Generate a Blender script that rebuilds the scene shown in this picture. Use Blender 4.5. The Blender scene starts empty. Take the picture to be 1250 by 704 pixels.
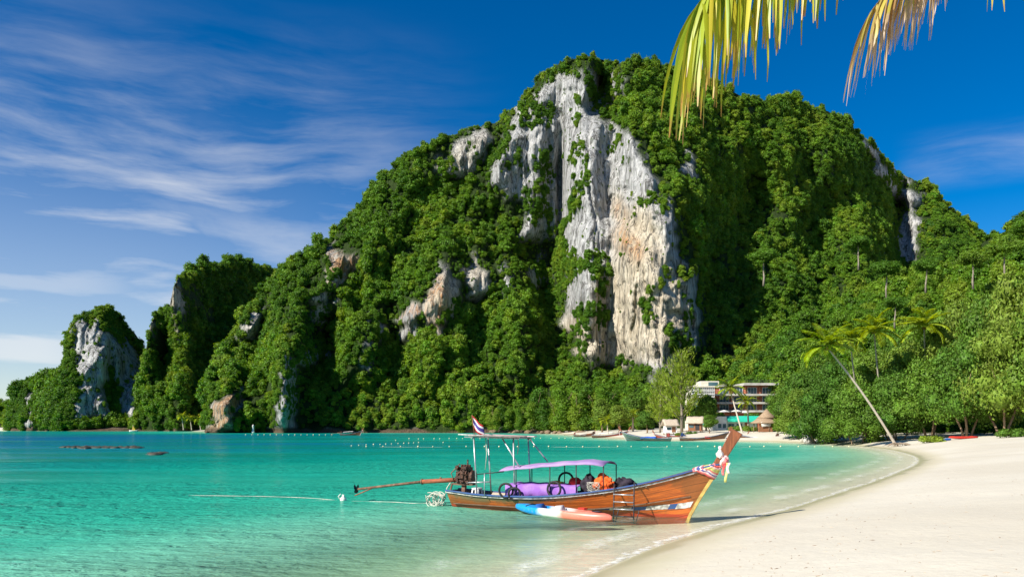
import bpy, math, random
import numpy as np
from mathutils import Vector, Matrix, Euler

# ------------------------------------------------------------------ camera, world, sun, exposure
SC = bpy.context.scene
COL = SC.collection
F, CX, HY, EYE = 950.0, 625.0, 520.0, 3.0          # focal length in photo pixels, centre column, horizon row, eye height
R = math.radians

cam_d = bpy.data.cameras.new('camera')
cam = bpy.data.objects.new('camera', cam_d); COL.objects.link(cam)
cam.location = (0, 0, EYE); cam.rotation_euler = (R(90), 0, 0)
cam_d.sensor_width = 36; cam_d.lens = 36 * F / 1250; cam_d.shift_y = (HY - 352) / 1250
cam_d.clip_start = 0.1; cam_d.clip_end = 20000
SC.camera = cam

SUN_EL, SUN_BEHIND = 38.0, 35.0                    # the sun stands to the left, 35 degrees behind the camera
to_sun = Vector((-math.cos(R(SUN_BEHIND)) * math.cos(R(SUN_EL)), -math.sin(R(SUN_BEHIND)) * math.cos(R(SUN_EL)), math.sin(R(SUN_EL))))
sun_d = bpy.data.lights.new('sun', 'SUN'); sun_d.energy = 5.0; sun_d.angle = R(0.5); sun_d.color = (1.0, 0.94, 0.84)
sun = bpy.data.objects.new('sun', sun_d); COL.objects.link(sun)
sun.rotation_euler = to_sun.to_track_quat('Z', 'Y').to_euler()
SC.view_settings.view_transform = 'Standard'; SC.view_settings.look = 'None'
SC.view_settings.exposure = 0.75; SC.view_settings.gamma = 1.0
SC.view_settings.use_curve_mapping = False
SC.cycles.max_bounces = 6; SC.cycles.transparent_max_bounces = 16
SC.cycles.diffuse_bounces = 3; SC.cycles.glossy_bounces = 3; SC.cycles.transmission_bounces = 3
SC.cycles.caustics_reflective = False; SC.cycles.caustics_refractive = False
SC.cycles.use_denoising = True

class NT:
    """Small helper round a node tree."""
    def __init__(s, tree): s.t = tree; s.n = tree.nodes; s.l = tree.links
    def node(s, typ, props=None, **ins):
        n = s.n.new(typ)
        for k, v in (props or {}).items(): setattr(n, k, v)
        for k, v in ins.items():
            k2 = int(k[1:]) if k[0] == '_' and k[1:].isdigit() else k.replace('_', ' ')
            s.put(n.inputs[k2], v)
        return n
    def put(s, sock, v):
        if isinstance(v, bpy.types.NodeSocket): s.l.new(v, sock)
        elif isinstance(v, bpy.types.Node): s.l.new(v.outputs[0], sock)
        else:
            if isinstance(v, (tuple, list)) and len(v) == 3 and sock.type == 'RGBA': v = (*v, 1)
            sock.default_value = v
    def math(s, op, a, b=None, c=None, clamp=False):
        n = s.n.new('ShaderNodeMath'); n.operation = op; n.use_clamp = clamp
        s.put(n.inputs[0], a)
        if b is not None: s.put(n.inputs[1], b)
        if c is not None: s.put(n.inputs[2], c)
        return n.outputs[0]
    def mix(s, fac, a, b):
        n = s.n.new('ShaderNodeMix'); n.data_type = 'RGBA'
        s.put(n.inputs[0], fac); s.put(n.inputs[6], a); s.put(n.inputs[7], b)
        return n.outputs[2]
    def ramp(s, fac, stops, interp='LINEAR'):
        n = s.n.new('ShaderNodeValToRGB'); n.color_ramp.interpolation = interp
        e = n.color_ramp.elements
        while len(e) < len(stops): e.new(0.5)
        for el, (p, c) in zip(e, stops):
            el.position = p; el.color = (*c, 1) if isinstance(c, (tuple, list)) else (c, c, c, 1)
        s.put(n.inputs[0], fac)
        return n.outputs[0]
    def sstep(s, x, lo, hi):
        n = s.n.new('ShaderNodeMapRange'); n.interpolation_type = 'SMOOTHSTEP'
        s.put(n.inputs[0], x); s.put(n.inputs[1], lo); s.put(n.inputs[2], hi); n.inputs[3].default_value = 0; n.inputs[4].default_value = 1
        return n.outputs[0]
    def attr(s, name, typ='GEOMETRY', out='Fac'):
        n = s.n.new('ShaderNodeAttribute'); n.attribute_name = name; n.attribute_type = typ
        return n.outputs[out]
    def noise(s, vec, scale, detail=4, rough=.55, dist=0, out=0):
        n = s.n.new('ShaderNodeTexNoise'); s.put(n.inputs['Vector'], vec)
        n.inputs['Scale'].default_value = scale; n.inputs['Detail'].default_value = detail
        n.inputs['Roughness'].default_value = rough; n.inputs['Distortion'].default_value = dist
        return n.outputs[out]
    def mapv(s, vec, scale=(1, 1, 1), loc=(0, 0, 0), rot=(0, 0, 0)):
        n = s.n.new('ShaderNodeMapping'); s.put(n.inputs['Vector'], vec)
        n.inputs['Scale'].default_value = scale; n.inputs['Location'].default_value = loc; n.inputs['Rotation'].default_value = rot
        return n.outputs[0]
    def coord(s, out='Object'):
        return s.n.new('ShaderNodeTexCoord').outputs[out]

# world: physical sky, deepened, with thin cirrus streaks low on the left
W = bpy.data.worlds.new('World'); SC.world = W; W.use_nodes = True
W.node_tree.nodes.clear(); w = NT(W.node_tree)
sky = w.node('ShaderNodeTexSky', dict(sky_type='NISHITA', sun_disc=False, sun_elevation=R(SUN_EL), sun_rotation=math.atan2(to_sun.x, to_sun.y),
             altitude=600, air_density=1.0, dust_density=0.25, ozone_density=4.0))
skyc = w.node('ShaderNodeHueSaturation', Hue=0.506, Saturation=1.48, Value=0.62, Color=sky)
dirv = w.coord('Generated')
sp = w.node('ShaderNodeSeparateXYZ', Vector=dirv)
yy = w.math('MAXIMUM', w.math('ABSOLUTE', sp.outputs[1]), 0.05)
az = w.math('ARCTAN2', sp.outputs[0], sp.outputs[1]); el = w.math('ARCSINE', sp.outputs[2])
cv = w.node('ShaderNodeCombineXYZ', X=az, Y=el, Z=0.0)
warp = w.noise(w.mapv(cv, (3, 7, 1)), 1.0, 3, .5, 0, 1)
cv2 = w.node('ShaderNodeVectorMath', dict(operation='ADD'), _0=cv.outputs[0],
             _1=w.node('ShaderNodeVectorMath', dict(operation='SCALE'), _0=warp, Scale=0.07).outputs[0]).outputs[0]
n1 = w.noise(w.mapv(cv2, (2.6, 17, 1), (3.1, 1.7, 0), (0, 0, R(-7))), 1.0, 7, .62)
n2 = w.noise(w.mapv(cv2, (6, 30, 1), (1.3, 4.2, 0), (0, 0, R(-9))), 1.0, 5, .6)
n3 = w.noise(w.mapv(cv, (3.4, 6.5, 1), (7.3, 2.2, 0)), 1.0, 2, .5)
cl = w.math('ADD', w.math('MULTIPLY', n1, 0.78), w.math('MULTIPLY', n2, 0.22))
cl = w.sstep(w.math('ADD', cl, w.math('MULTIPLY', w.math('SUBTRACT', n3, .5), .35)), 0.36, 0.80)
leftm = w.sstep(az, 0.02, -0.30)
lowm = w.sstep(el, 0.50, 0.20)
rightm = w.math('MULTIPLY', w.sstep(az, 0.45, 0.50), w.math('MULTIPLY', w.sstep(el, 0.25, 0.29), w.sstep(el, 0.33, 0.29)))
msk = w.math('ADD', w.math('MULTIPLY', leftm, lowm), w.math('MULTIPLY', rightm, 0.45), clamp=True)
cfac = w.math('MULTIPLY', cl, msk)
n4 = w.noise(w.mapv(cv2, (2.2, 7.5, 1), (5.1, 0.7, 0), (0, 0, R(-6))), 1.0, 7, .58)
soft_ = w.math('MULTIPLY', w.sstep(n4, .42, .74), w.math('MULTIPLY', w.sstep(az, .02, -.25), w.sstep(el, .42, .12)))
cfac = w.math('MAXIMUM', cfac, w.math('MULTIPLY', soft_, .72))
# two long flat bands near the left horizon
bn = w.noise(w.mapv(cv2, (4, 30, 1)), 1.0, 6, .6)
band = w.math('MULTIPLY', w.sstep(w.math('ABSOLUTE', w.math('SUBTRACT', w.math('ADD', el, w.math('MULTIPLY', w.math('SUBTRACT', bn, .5), .05)), 0.085)), 0.030, 0.006), w.sstep(az, -0.40, -0.55))
band2 = w.math('MULTIPLY', w.sstep(w.math('ABSOLUTE', w.math('SUBTRACT', w.math('ADD', el, w.math('MULTIPLY', w.math('SUBTRACT', bn, .5), .08)), 0.155)), 0.03, 0.003), w.sstep(az, -0.36, -0.52))
cfac = w.math('MAXIMUM', cfac, w.math('MULTIPLY', band, .85)); cfac = w.math('MAXIMUM', cfac, w.math('MULTIPLY', band2, .55))
cfac = w.math('MAXIMUM', w.math('MULTIPLY', cfac, 0.85), w.math('MULTIPLY', w.math('MULTIPLY', w.sstep(az, .15, -.5), w.sstep(el, .42, .02)), .38))
cloudc = w.node('ShaderNodeRGB'); cloudc.outputs[0].default_value = (4.6, 4.65, 4.7, 1)
wc = w.mix(cfac, skyc.outputs[0], cloudc.outputs[0])
bg = w.node('ShaderNodeBackground', Color=wc, Strength=0.115)
w.node('ShaderNodeOutputWorld', Surface=bg)

# ------------------------------------------------------------------ helpers
def at(px, py, Y): return Vector(((px - CX) / F * Y, Y, EYE + (HY - py) / F * Y))
def tag(o, label=None, cat=None, group=None, kind=None):
    if label: o['label'] = label
    if cat: o['category'] = cat
    if group: o['group'] = group
    if kind: o['kind'] = kind
    return o
def empty(name, loc=(0, 0, 0), rz=0.0, **k):
    o = bpy.data.objects.new(name, None); COL.objects.link(o); o.location = loc; o.rotation_euler = (0, 0, rz); o.empty_display_size = .2
    return tag(o, **k)
KIDS = {}
def link(o, parent=None):
    COL.objects.link(o)
    if parent is not None:
        o.parent = parent; KIDS.setdefault(parent.name, []).append(o)
    return o
def dup(o, parent=None):
    c = o.copy(); link(c, parent)
    for ch in KIDS.get(o.name, []): dup(ch, c)
    return c
def np_mesh(name, V, Fc, mats=(), mi=None, smooth=False):
    V = np.asarray(V, np.float32); Fc = np.asarray(Fc, np.int32)
    me = bpy.data.meshes.new(name); n, k = Fc.shape
    me.vertices.add(len(V)); me.vertices.foreach_set('co', V.ravel())
    me.loops.add(n * k); me.loops.foreach_set('vertex_index', Fc.ravel())
    me.polygons.add(n); me.polygons.foreach_set('loop_start', np.arange(0, n * k, k, dtype=np.int32))
    me.polygons.foreach_set('loop_total', np.full(n, k, np.int32))
    if mi is not None: me.polygons.foreach_set('material_index', np.asarray(mi, np.int32))
    me.polygons.foreach_set('use_smooth', np.full(n, smooth, bool))
    me.update(calc_edges=True)
    for m in mats: me.materials.append(m)
    return me
def set_attr(me, name, arr, dom='POINT'):
    a = me.attributes.new(name, 'FLOAT', dom); a.data.foreach_set('value', np.asarray(arr, np.float32).ravel())
def grid_faces(nr, nc):
    i = np.arange(nr - 1)[:, None] * nc + np.arange(nc - 1)[None, :]
    i = i.ravel(); return np.stack([i, i + 1, i + nc + 1, i + nc], 1)

class MB:
    """Collects shapes and links them as one mesh object."""
    def __init__(s): s.v = []; s.f = []; s.m = []; s.sm = []
    def add(s, verts, faces, mat=0, smooth=False):
        o = len(s.v); s.v += [tuple(p) for p in verts]
        for f in faces: s.f.append(tuple(i + o for i in f)); s.m.append(mat); s.sm.append(smooth)
        return s
    def box(s, c, size, mat=0, rot=(0, 0, 0)):
        M = Euler(rot).to_matrix(); c = Vector(c); hx, hy, hz = (k / 2 for k in size)
        vs = [c + M @ Vector((x * hx, y * hy, z * hz)) for x in (-1, 1) for y in (-1, 1) for z in (-1, 1)]
        return s.add(vs, [(0, 1, 3, 2), (4, 6, 7, 5), (0, 4, 5, 1), (2, 3, 7, 6), (0, 2, 6, 4), (1, 5, 7, 3)], mat)
    def bar(s, a, b, wd, hg, mat=0, up=(0, 0, 1)):
        a, b = Vector(a), Vector(b); d = (b - a).normalized(); u = Vector(up)
        sd = d.cross(u)
        if sd.length < 1e-4: sd = d.cross(Vector((0, 1, 0)))
        sd.normalize(); u = sd.cross(d)
        vs = [p + sd * x * wd / 2 + u * y * hg / 2 for p in (a, b) for x, y in ((-1, -1), (1, -1), (1, 1), (-1, 1))]
        return s.add(vs, [(3, 2, 1, 0), (4, 5, 6, 7), (0, 1, 5, 4), (1, 2, 6, 5), (2, 3, 7, 6), (3, 0, 4, 7)], mat)
    def tube(s, pts, r, n=8, mat=0, smooth=True, close=False):
        pts = [Vector(p) for p in pts]; N = len(pts)
        rs = r if isinstance(r, (list, tuple)) else [r] * N
        vs = []; side = None
        for i, p in enumerate(pts):
            if close: d = pts[(i + 1) % N] - pts[i - 1]
            else: d = pts[min(i + 1, N - 1)] - pts[max(i - 1, 0)]
            d.normalize()
            if side is None:
                side = d.cross(Vector((0, 0, 1)))
                if side.length < .1: side = d.cross(Vector((0, 1, 0)))
            side = (side - d * side.dot(d)).normalized(); up = d.cross(side)
            for k in range(n):
                a = 2 * math.pi * k / n; vs.append(p + (side * math.cos(a) + up * math.sin(a)) * rs[i])
        fs = []
        for i in range(N if close else N - 1):
            j = (i + 1) % N
            for k in range(n): k2 = (k + 1) % n; fs.append((i * n + k, i * n + k2, j * n + k2, j * n + k))
        if not close: fs += [tuple(range(n))[::-1], tuple((N - 1) * n + k for k in range(n))]
        return s.add(vs, fs, mat, smooth)
    def lathe(s, c, prof, n=16, mat=0, axis='Z', smooth=True):
        c = Vector(c); vs = []
        for r, h in prof:
            for k in range(n):
                a = 2 * math.pi * k / n; x, y = r * math.cos(a), r * math.sin(a)
                p = {'Z': (x, y, h), 'X': (h, x, y), 'Y': (x, h, y)}[axis]; vs.append(c + Vector(p))
        fs = []; N = len(prof)
        for i in range(N - 1):
            for k in range(n): k2 = (k + 1) % n; fs.append((i * n + k, i * n + k2, (i + 1) * n + k2, (i + 1) * n + k))
        if prof[0][0] > 1e-4: fs.append(tuple(range(n))[::-1])
        if prof[-1][0] > 1e-4: fs.append(tuple((N - 1) * n + k for k in range(n)))
        return s.add(vs, fs, mat, smooth)
    def blob(s, c, rad, seed=0, amp=.2, mat=0, nu=14, nv=9):
        rg = random.Random(seed); ph = [rg.uniform(0, 6.28) for _ in range(6)]; vs = []
        for i in range(nv + 1):
            t = math.pi * i / nv
            for k in range(nu):
                a = 2 * math.pi * k / nu
                q = 1 + amp * (math.sin(2 * a + ph[0] + 2 * t) * .5 + math.sin(3 * a + ph[1]) * math.sin(2 * t + ph[2]) * .6 + math.sin(5 * a + 4 * t + ph[3]) * .3)
                vs.append((c[0] + rad[0] * q * math.sin(t) * math.cos(a), c[1] + rad[1] * q * math.sin(t) * math.sin(a), c[2] + rad[2] * q * math.cos(t)))
        fs = [(i * nu + k, (i + 1) * nu + k, (i + 1) * nu + (k + 1) % nu, i * nu + (k + 1) % nu) for i in range(nv) for k in range(nu)]
        return s.add(vs, fs, mat, True)
    def sheet(s, P, mat=0, smooth=True, thick=0.0, matf=None):
        """P: rows of points; thick > 0 closes it into a slab."""
        nr, nc = len(P), len(P[0]); vs = [Vector(p) for r in P for p in r]
        fs = [(i * nc + k, i * nc + k + 1, (i + 1) * nc + k + 1, (i + 1) * nc + k) for i in range(nr - 1) for k in range(nc - 1)]
        o = len(s.f); s.add(vs, fs, mat, smooth)
        if matf:
            for q in range(len(fs)): s.m[o + q] = matf(q // (nc - 1), q % (nc - 1))
        if thick:
            N = [Vector((0, 0, 0)) for _ in vs]
            for f in fs:
                nn = (vs[f[2]] - vs[f[0]]).cross(vs[f[3]] - vs[f[1]])
                for i in f: N[i] += nn
            b = [v - n.normalized() * thick for v, n in zip(vs, N)]
            o2 = len(s.f); s.add(b, [f[::-1] for f in fs], mat, smooth)
            if matf:
                for q in range(len(fs)): s.m[o2 + q] = matf(q // (nc - 1), q % (nc - 1))
            edge = [k for k in range(nc)] + [i * nc + nc - 1 for i in range(1, nr)] + [(nr - 1) * nc + k for k in range(nc - 2, -1, -1)] + [i * nc for i in range(nr - 2, 0, -1)]
            o3 = len(s.v) - 2 * len(vs)
            for a, c in zip(edge, edge[1:] + edge[:1]):
                s.f.append((o3 + a, o3 + a + len(vs), o3 + c + len(vs), o3 + c)); s.m.append(mat); s.sm.append(False)
        return s
    def mesh(s, name, mats):
        me = bpy.data.meshes.new(name); me.from_pydata(s.v, [], s.f); me.update()
        for m in (mats if isinstance(mats, (list, tuple)) else [mats]): me.materials.append(m)
        me.polygons.foreach_set('material_index', s.m); me.polygons.foreach_set('use_smooth', s.sm)
        return me
    def build(s, name, mats, parent=None, bevel=0.0):
        o = bpy.data.objects.new(name, s.mesh(name, mats)); link(o, parent)
        if bevel:
            b = o.modifiers.new('edge', 'BEVEL'); b.width = bevel; b.segments = 2; b.limit_method = 'ANGLE'
        return o

# ---- numpy value noise
def _hash(i, j, k, sd):
    h = (i * 374761393 + j * 668265263 + k * 2147483647 + sd * 144665) & 0xFFFFFFFF
    h = ((h ^ (h >> 13)) * 1274126177) & 0xFFFFFFFF
    h = ((h ^ (h >> 16)) * 2246822519) & 0xFFFFFFFF
    return ((h ^ (h >> 15)) & 0xFFFFFF) / float(0xFFFFFF)
def vnoise(x, y, z, sd=0):
    x, y, z = np.broadcast_arrays(np.asarray(x, float), np.asarray(y, float), np.asarray(z, float))
    i, j, k = (np.floor(a).astype(np.int64) for a in (x, y, z)); u, v, t = x - i, y - j, z - k
    u, v, t = (a * a * (3 - 2 * a) for a in (u, v, t)); out = 0
    for a in (0, 1):
        for b in (0, 1):
            for c in (0, 1):
                out = out + _hash(i + a, j + b, k + c, sd) * (u if a else 1 - u) * (v if b else 1 - v) * (t if c else 1 - t)
    return out * 2 - 1
def fbm(x, y, z=0.0, oc=4, sd=0, gain=.5):
    s = 0; a = 1; f = 1
    for o in range(oc):
        s = s + a * vnoise(np.asarray(x) * f, np.asarray(y) * f, np.asarray(z) * f, sd + o * 17); a *= gain; f *= 2.03
    return s
def pip(px, py, poly):
    ins = np.zeros(px.shape, bool); n = len(poly)
    for a in range(n):
        x0, y0 = poly[a]; x1, y1 = poly[a - 1]
        c = ((y0 > py) != (y1 > py)) & (px < (x1 - x0) * (py - y0) / ((y1 - y0) or 1e-9) + x0); ins ^= c
    return ins
def blur(a, nx, ny):
    def b1(m, n, ax):
        if n < 1: return m
        p = [(0, 0), (0, 0)]; p[ax] = (n + 1, n); q = np.cumsum(np.pad(m, p, mode='edge'), axis=ax); L = m.shape[ax]
        return (np.take(q, np.arange(2 * n + 1, 2 * n + 1 + L), ax) - np.take(q, np.arange(0, L), ax)) / (2 * n + 1)
    for _ in range(2): a = b1(b1(a, nx, 1), ny, 0)
    return a

# ------------------------------------------------------------------ materials
def mat(name, c1, c2=None, scale=6.0, rough=.6, bump=0.0, stretch=(1, 1, 1), spec=.35, detail=4, metal=0.0, trans=0.0, bscale=None, lo=.35, hi=.65):
    m = bpy.data.materials.new(name); m.use_nodes = True; m.node_tree.nodes.clear(); t = NT(m.node_tree)
    co = t.mapv(t.coord('Object'), stretch)
    col = c1
    if c2 is not None: col = t.mix(t.sstep(t.noise(co, scale, detail), lo, hi), (*c1, 1), (*c2, 1))
    p = t.node('ShaderNodeBsdfPrincipled', Base_Color=col, Roughness=rough, Metallic=metal)
    p.inputs['Specular IOR Level'].default_value = spec
    if bump:
        b = t.node('ShaderNodeBump', Strength=bump, Distance=.05, Height=t.noise(co, bscale or scale * 2, 5)); t.put(p.inputs['Normal'], b.outputs[0])
    sh = p.outputs[0]
    if trans:
        tr = t.node('ShaderNodeBsdfTranslucent', Color=col); sh = t.node('ShaderNodeMixShader', _0=trans, _1=sh, _2=tr.outputs[0]).outputs[0]
    t.node('ShaderNodeOutputMaterial', Surface=sh)
    return m
def leaf_mat(name, ca, cb, cc, trans=.40, rough=.5, src='obj'):
    """Foliage: three related greens chosen per tree, with finer variation inside the crown."""
    m = bpy.data.materials.new(name); m.use_nodes = True; m.node_tree.nodes.clear(); t = NT(m.node_tree)
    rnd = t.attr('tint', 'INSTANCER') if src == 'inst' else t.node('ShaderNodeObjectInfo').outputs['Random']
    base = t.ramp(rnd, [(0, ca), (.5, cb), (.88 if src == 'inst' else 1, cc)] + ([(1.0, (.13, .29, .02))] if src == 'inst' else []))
    loc = t.noise(t.coord('Object'), 1.3, 3)
    isl = t.node('ShaderNodeNewGeometry').outputs['Random Per Island']
    v = t.math('ADD', t.math('MULTIPLY', t.sstep(loc, .3, .7), .5), t.math('MULTIPLY', isl, .75)); v = t.math('ADD', v, .40)
    hs = t.node('ShaderNodeHueSaturation', Hue=t.math('ADD', .488, t.math('MULTIPLY', isl, .02)), Saturation=1.0, Value=v, Color=base)
    p = t.node('ShaderNodeBsdfPrincipled', Base_Color=hs.outputs[0], Roughness=rough); p.inputs['Specular IOR Level'].default_value = .22
    tr = t.node('ShaderNodeBsdfTranslucent', Color=t.node('ShaderNodeHueSaturation', Hue=.485, Saturation=1.1, Value=1.25, Color=hs.outputs[0]).outputs[0])
    t.node('ShaderNodeOutputMaterial', Surface=t.node('ShaderNodeMixShader', _0=trans, _1=p.outputs[0], _2=tr.outputs[0]))
    return m

M = {}
M['leaf_hill'] = leaf_mat('jungle leaves', (.058, .148, .012), (.118, .240, .016), (.205, .295, .022), src='inst')
M['leaf_tree'] = leaf_mat('tree leaves', (.065, .158, .014), (.118, .228, .017), (.185, .27, .024))
M['leaf_beach'] = leaf_mat('broad beach leaves', (.070, .155, .018), (.115, .215, .022), (.180, .255, .032), trans=.36, rough=.55)
M['leaf_crest'] = leaf_mat('umbrella tree leaves', (.09, .20, .022), (.12, .24, .025), (.16, .26, .03), trans=.5)
M['leaf_pine'] = leaf_mat('casuarina needles', (.19, .28, .025), (.22, .30, .03), (.24, .31, .035), trans=.35)
M['leaf_palm'] = leaf_mat('palm leaflets', (.26, .37, .03), (.33, .41, .035), (.43, .43, .06), trans=.48, rough=.4)
M['bark'] = mat('bark', (.17, .105, .06), (.28, .19, .12), 3, .85, .5, (1, 1, .3))
M['bark_pale'] = mat('pale palm bark', (.52, .45, .36), (.36, .30, .23), 4, .85, .4, (1, 1, 3))
M['bark_grey'] = mat('grey bark', (.30, .26, .20), (.18, .15, .11), 3, .85, .4, (1, 1, .3))
# ------------------------------------------------------------------ shoreline, beach, sea
def catmull(P, k=6):
    P = [np.array(p, float) for p in P]; out = []
    for i in range(len(P) - 1):
        p0, p1, p2, p3 = P[max(i - 1, 0)], P[i], P[i + 1], P[min(i + 2, len(P) - 1)]
        for t in np.arange(k) / k:
            out.append(.5 * (2 * p1 + (p2 - p0) * t + (2 * p0 - 5 * p1 + 4 * p2 - p3) * t * t + (3 * p1 - p0 - 3 * p2 + p3) * t ** 3))
    out.append(P[-1]); return np.array(out)
def wl(px, py): Y = EYE * F / (py - HY); return ((px - CX) / F * Y, Y)        # a waterline pixel on z = 0
near = [(-14, -12), (-8, -3), (-4.6, 4), (-1.6, 10.2)] + [wl(*p) for p in
        [(725, 700), (800, 668), (880, 643), (960, 622), (1010, 606), (1060, 590), (1100, 575), (1121, 564), (1113, 555), (1075, 547), (1020, 542), (960, 539.5)]]
near += [(46, 156), (38, 163), (31, 172), (27, 192), (24, 225), (22, 262), (20, 292), (14, 318), (4, 345), (-22, 356), (-60, 361), (-99, 363), (-135, 363), (-146, 372), (-156, 415),
         (-184, 462), (-211, 480), (-236, 482), (-268, 486), (-296, 492), (-324, 498), (-351, 512), (-420, 520), (-520, 530), (-700, 560), (-1200, 700), (-3000, 900)]
SHORE = catmull(near, 5)
LAND = [tuple(p) for p in SHORE] + [(-3000, 4000), (4000, 4000), (4000, -300), (-14, -300)]
def sdist(x, y):
    """Signed distance from the waterline: positive on land."""
    x = np.asarray(x, float); y = np.asarray(y, float); best = np.full(x.shape, 1e18)
    for a, b in zip(SHORE[:-1], SHORE[1:]):
        d = b - a; L = (d * d).sum(); t = np.clip(((x - a[0]) * d[0] + (y - a[1]) * d[1]) / L, 0, 1)
        best = np.minimum(best, (x - a[0] - t * d[0]) ** 2 + (y - a[1] - t * d[1]) ** 2)
    s = np.sqrt(best); return np.where(pip(x, y, LAND), s, -s)
def z_of(s, x, y):
    land = 2.25 * (1 - np.exp(-np.maximum(s, 0) / 13.0)) + .05 * fbm(x / 5, y / 5, 0, 3, 5) * np.clip(s / 4, 0, 1) + .012 * fbm(x / .6, y / .6, 0, 2, 9) * np.clip(s / 1.5, 0, 1) * (y < 60)
    d = np.maximum(-s, 0); dep = .085 * np.minimum(d, 14) + .034 * np.clip(d - 14, 0, 60) + .034 * np.clip(d - 74, 0, 400)
    dep = dep * (1 + .12 * fbm(x / 22, y / 22, 0, 3, 3))
    return np.where(s > 0, land, -dep)
def ground_z(x, y):
    x = np.array([x], float); y = np.array([y], float); return float(z_of(sdist(x, y), x, y)[0])
def axis(lo, a, b, hi, step, g, cap):
    mid = list(np.arange(a, b, step)); up = []; p, st = b, step
    while p < hi: up.append(p); st = min(st * g, cap if p < 420 else 1e9); p += st
    dn = []; p, st = a, step
    while p > lo: st = min(st * g, cap if p > -420 else 1e9); p -= st; dn.append(p)
    return np.array(dn[::-1] + mid + up + [hi])
gx = axis(-4000, -14, 62, 4000, .34, 1.07, 5.0); gy = axis(-200, 4, 84, 4000, .34, 1.06, 4.0)
GX, GY = np.meshgrid(gx, gy); GS = sdist(GX, GY); GZ = z_of(GS, GX, GY)

def ground_mat():
    m = bpy.data.materials.new('beach sand'); m.use_nodes = True; m.node_tree.nodes.clear(); t = NT(m.node_tree)
    s = t.attr('shore'); co = t.coord('Object')
    n = t.noise(co, .35, 5, .6); fine = t.noise(co, 9, 6, .65); big = t.noise(co, .09, 3)
    s2 = t.math('ADD', s, t.math('MULTIPLY', t.math('SUBTRACT', n, .5), 1.6))
    dry = t.mix(t.sstep(big, .35, .68), (.53, .485, .385, 1), (.585, .545, .445, 1))
    dry = t.mix(t.math('MULTIPLY', t.sstep(fine, .52, .75), .35), dry, (.42, .34, .24, 1))
    damp = t.mix(t.sstep(n, .4, .6), (.50, .45, .32, 1), (.45, .41, .27, 1))
    wet = (.36, .335, .20, 1)
    col = t.mix(t.sstep(s2, .15, .75), wet, damp); col = t.mix(t.sstep(s2, .7, 2.6), col, dry)
    # sea floor: pale sand with darker weedy patches farther out
    dark_patch = t.sstep(t.noise(t.mapv(co, (.028, .05, 1)), 1.0, 4, .55), .54, .66)
    floor = t.mix(t.math('MULTIPLY', dark_patch, t.sstep(s, -12, -30)), (.70, .66, .47, 1), (.04, .09, .045, 1))
    col = t.mix(t.sstep(s, -.2, .15), floor, col)
    # small shells and broken coral along the old tide line
    vor = t.node('ShaderNodeTexVoronoi', Vector=co, Scale=6.0)
    sh = t.math('MULTIPLY', t.sstep(vor.outputs['Distance'], .16, .08), t.math('MULTIPLY', t.sstep(t.math('ABSOLUTE', t.math('SUBTRACT', s2, 3.4)), 1.5, .3), t.sstep(t.noise(co, .8, 3), .52, .62)))
    col = t.mix(t.math('MULTIPLY', sh, .8), col, t.mix(vor.outputs['Color'], (.22, .15, .10, 1), (.62, .50, .38, 1)))
    rough = t.math('ADD', .35, t.math('MULTIPLY', t.sstep(s2, .2, 1.6), .55))
    h = t.math('ADD', t.math('MULTIPLY', fine, .35), t.math('ADD', t.math('MULTIPLY', t.noise(co, 1.6, 4), .8), t.math('MULTIPLY', t.noise(co, 3.6, 2), .5)))
    b = t.node('ShaderNodeBump', Strength=.35, Distance=.09, Height=t.math('MULTIPLY', h, t.sstep(s2, .6, 2.5)))
    p = t.node('ShaderNodeBsdfPrincipled', Base_Color=col, Roughness=rough, Normal=b.outputs[0]); p.inputs['Specular IOR Level'].default_value = .25
    t.node('ShaderNodeOutputMaterial', Surface=p); return m
me = np_mesh('beach', np.stack([GX, GY, GZ], 2).reshape(-1, 3), grid_faces(*GX.shape), [ground_mat()], smooth=True)
set_attr(me, 'shore', GS)
tag(link(bpy.data.objects.new('beach', me)), 'pale cream sand beach curving along the bay down to the sea floor', 'beach', kind='structure')

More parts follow.
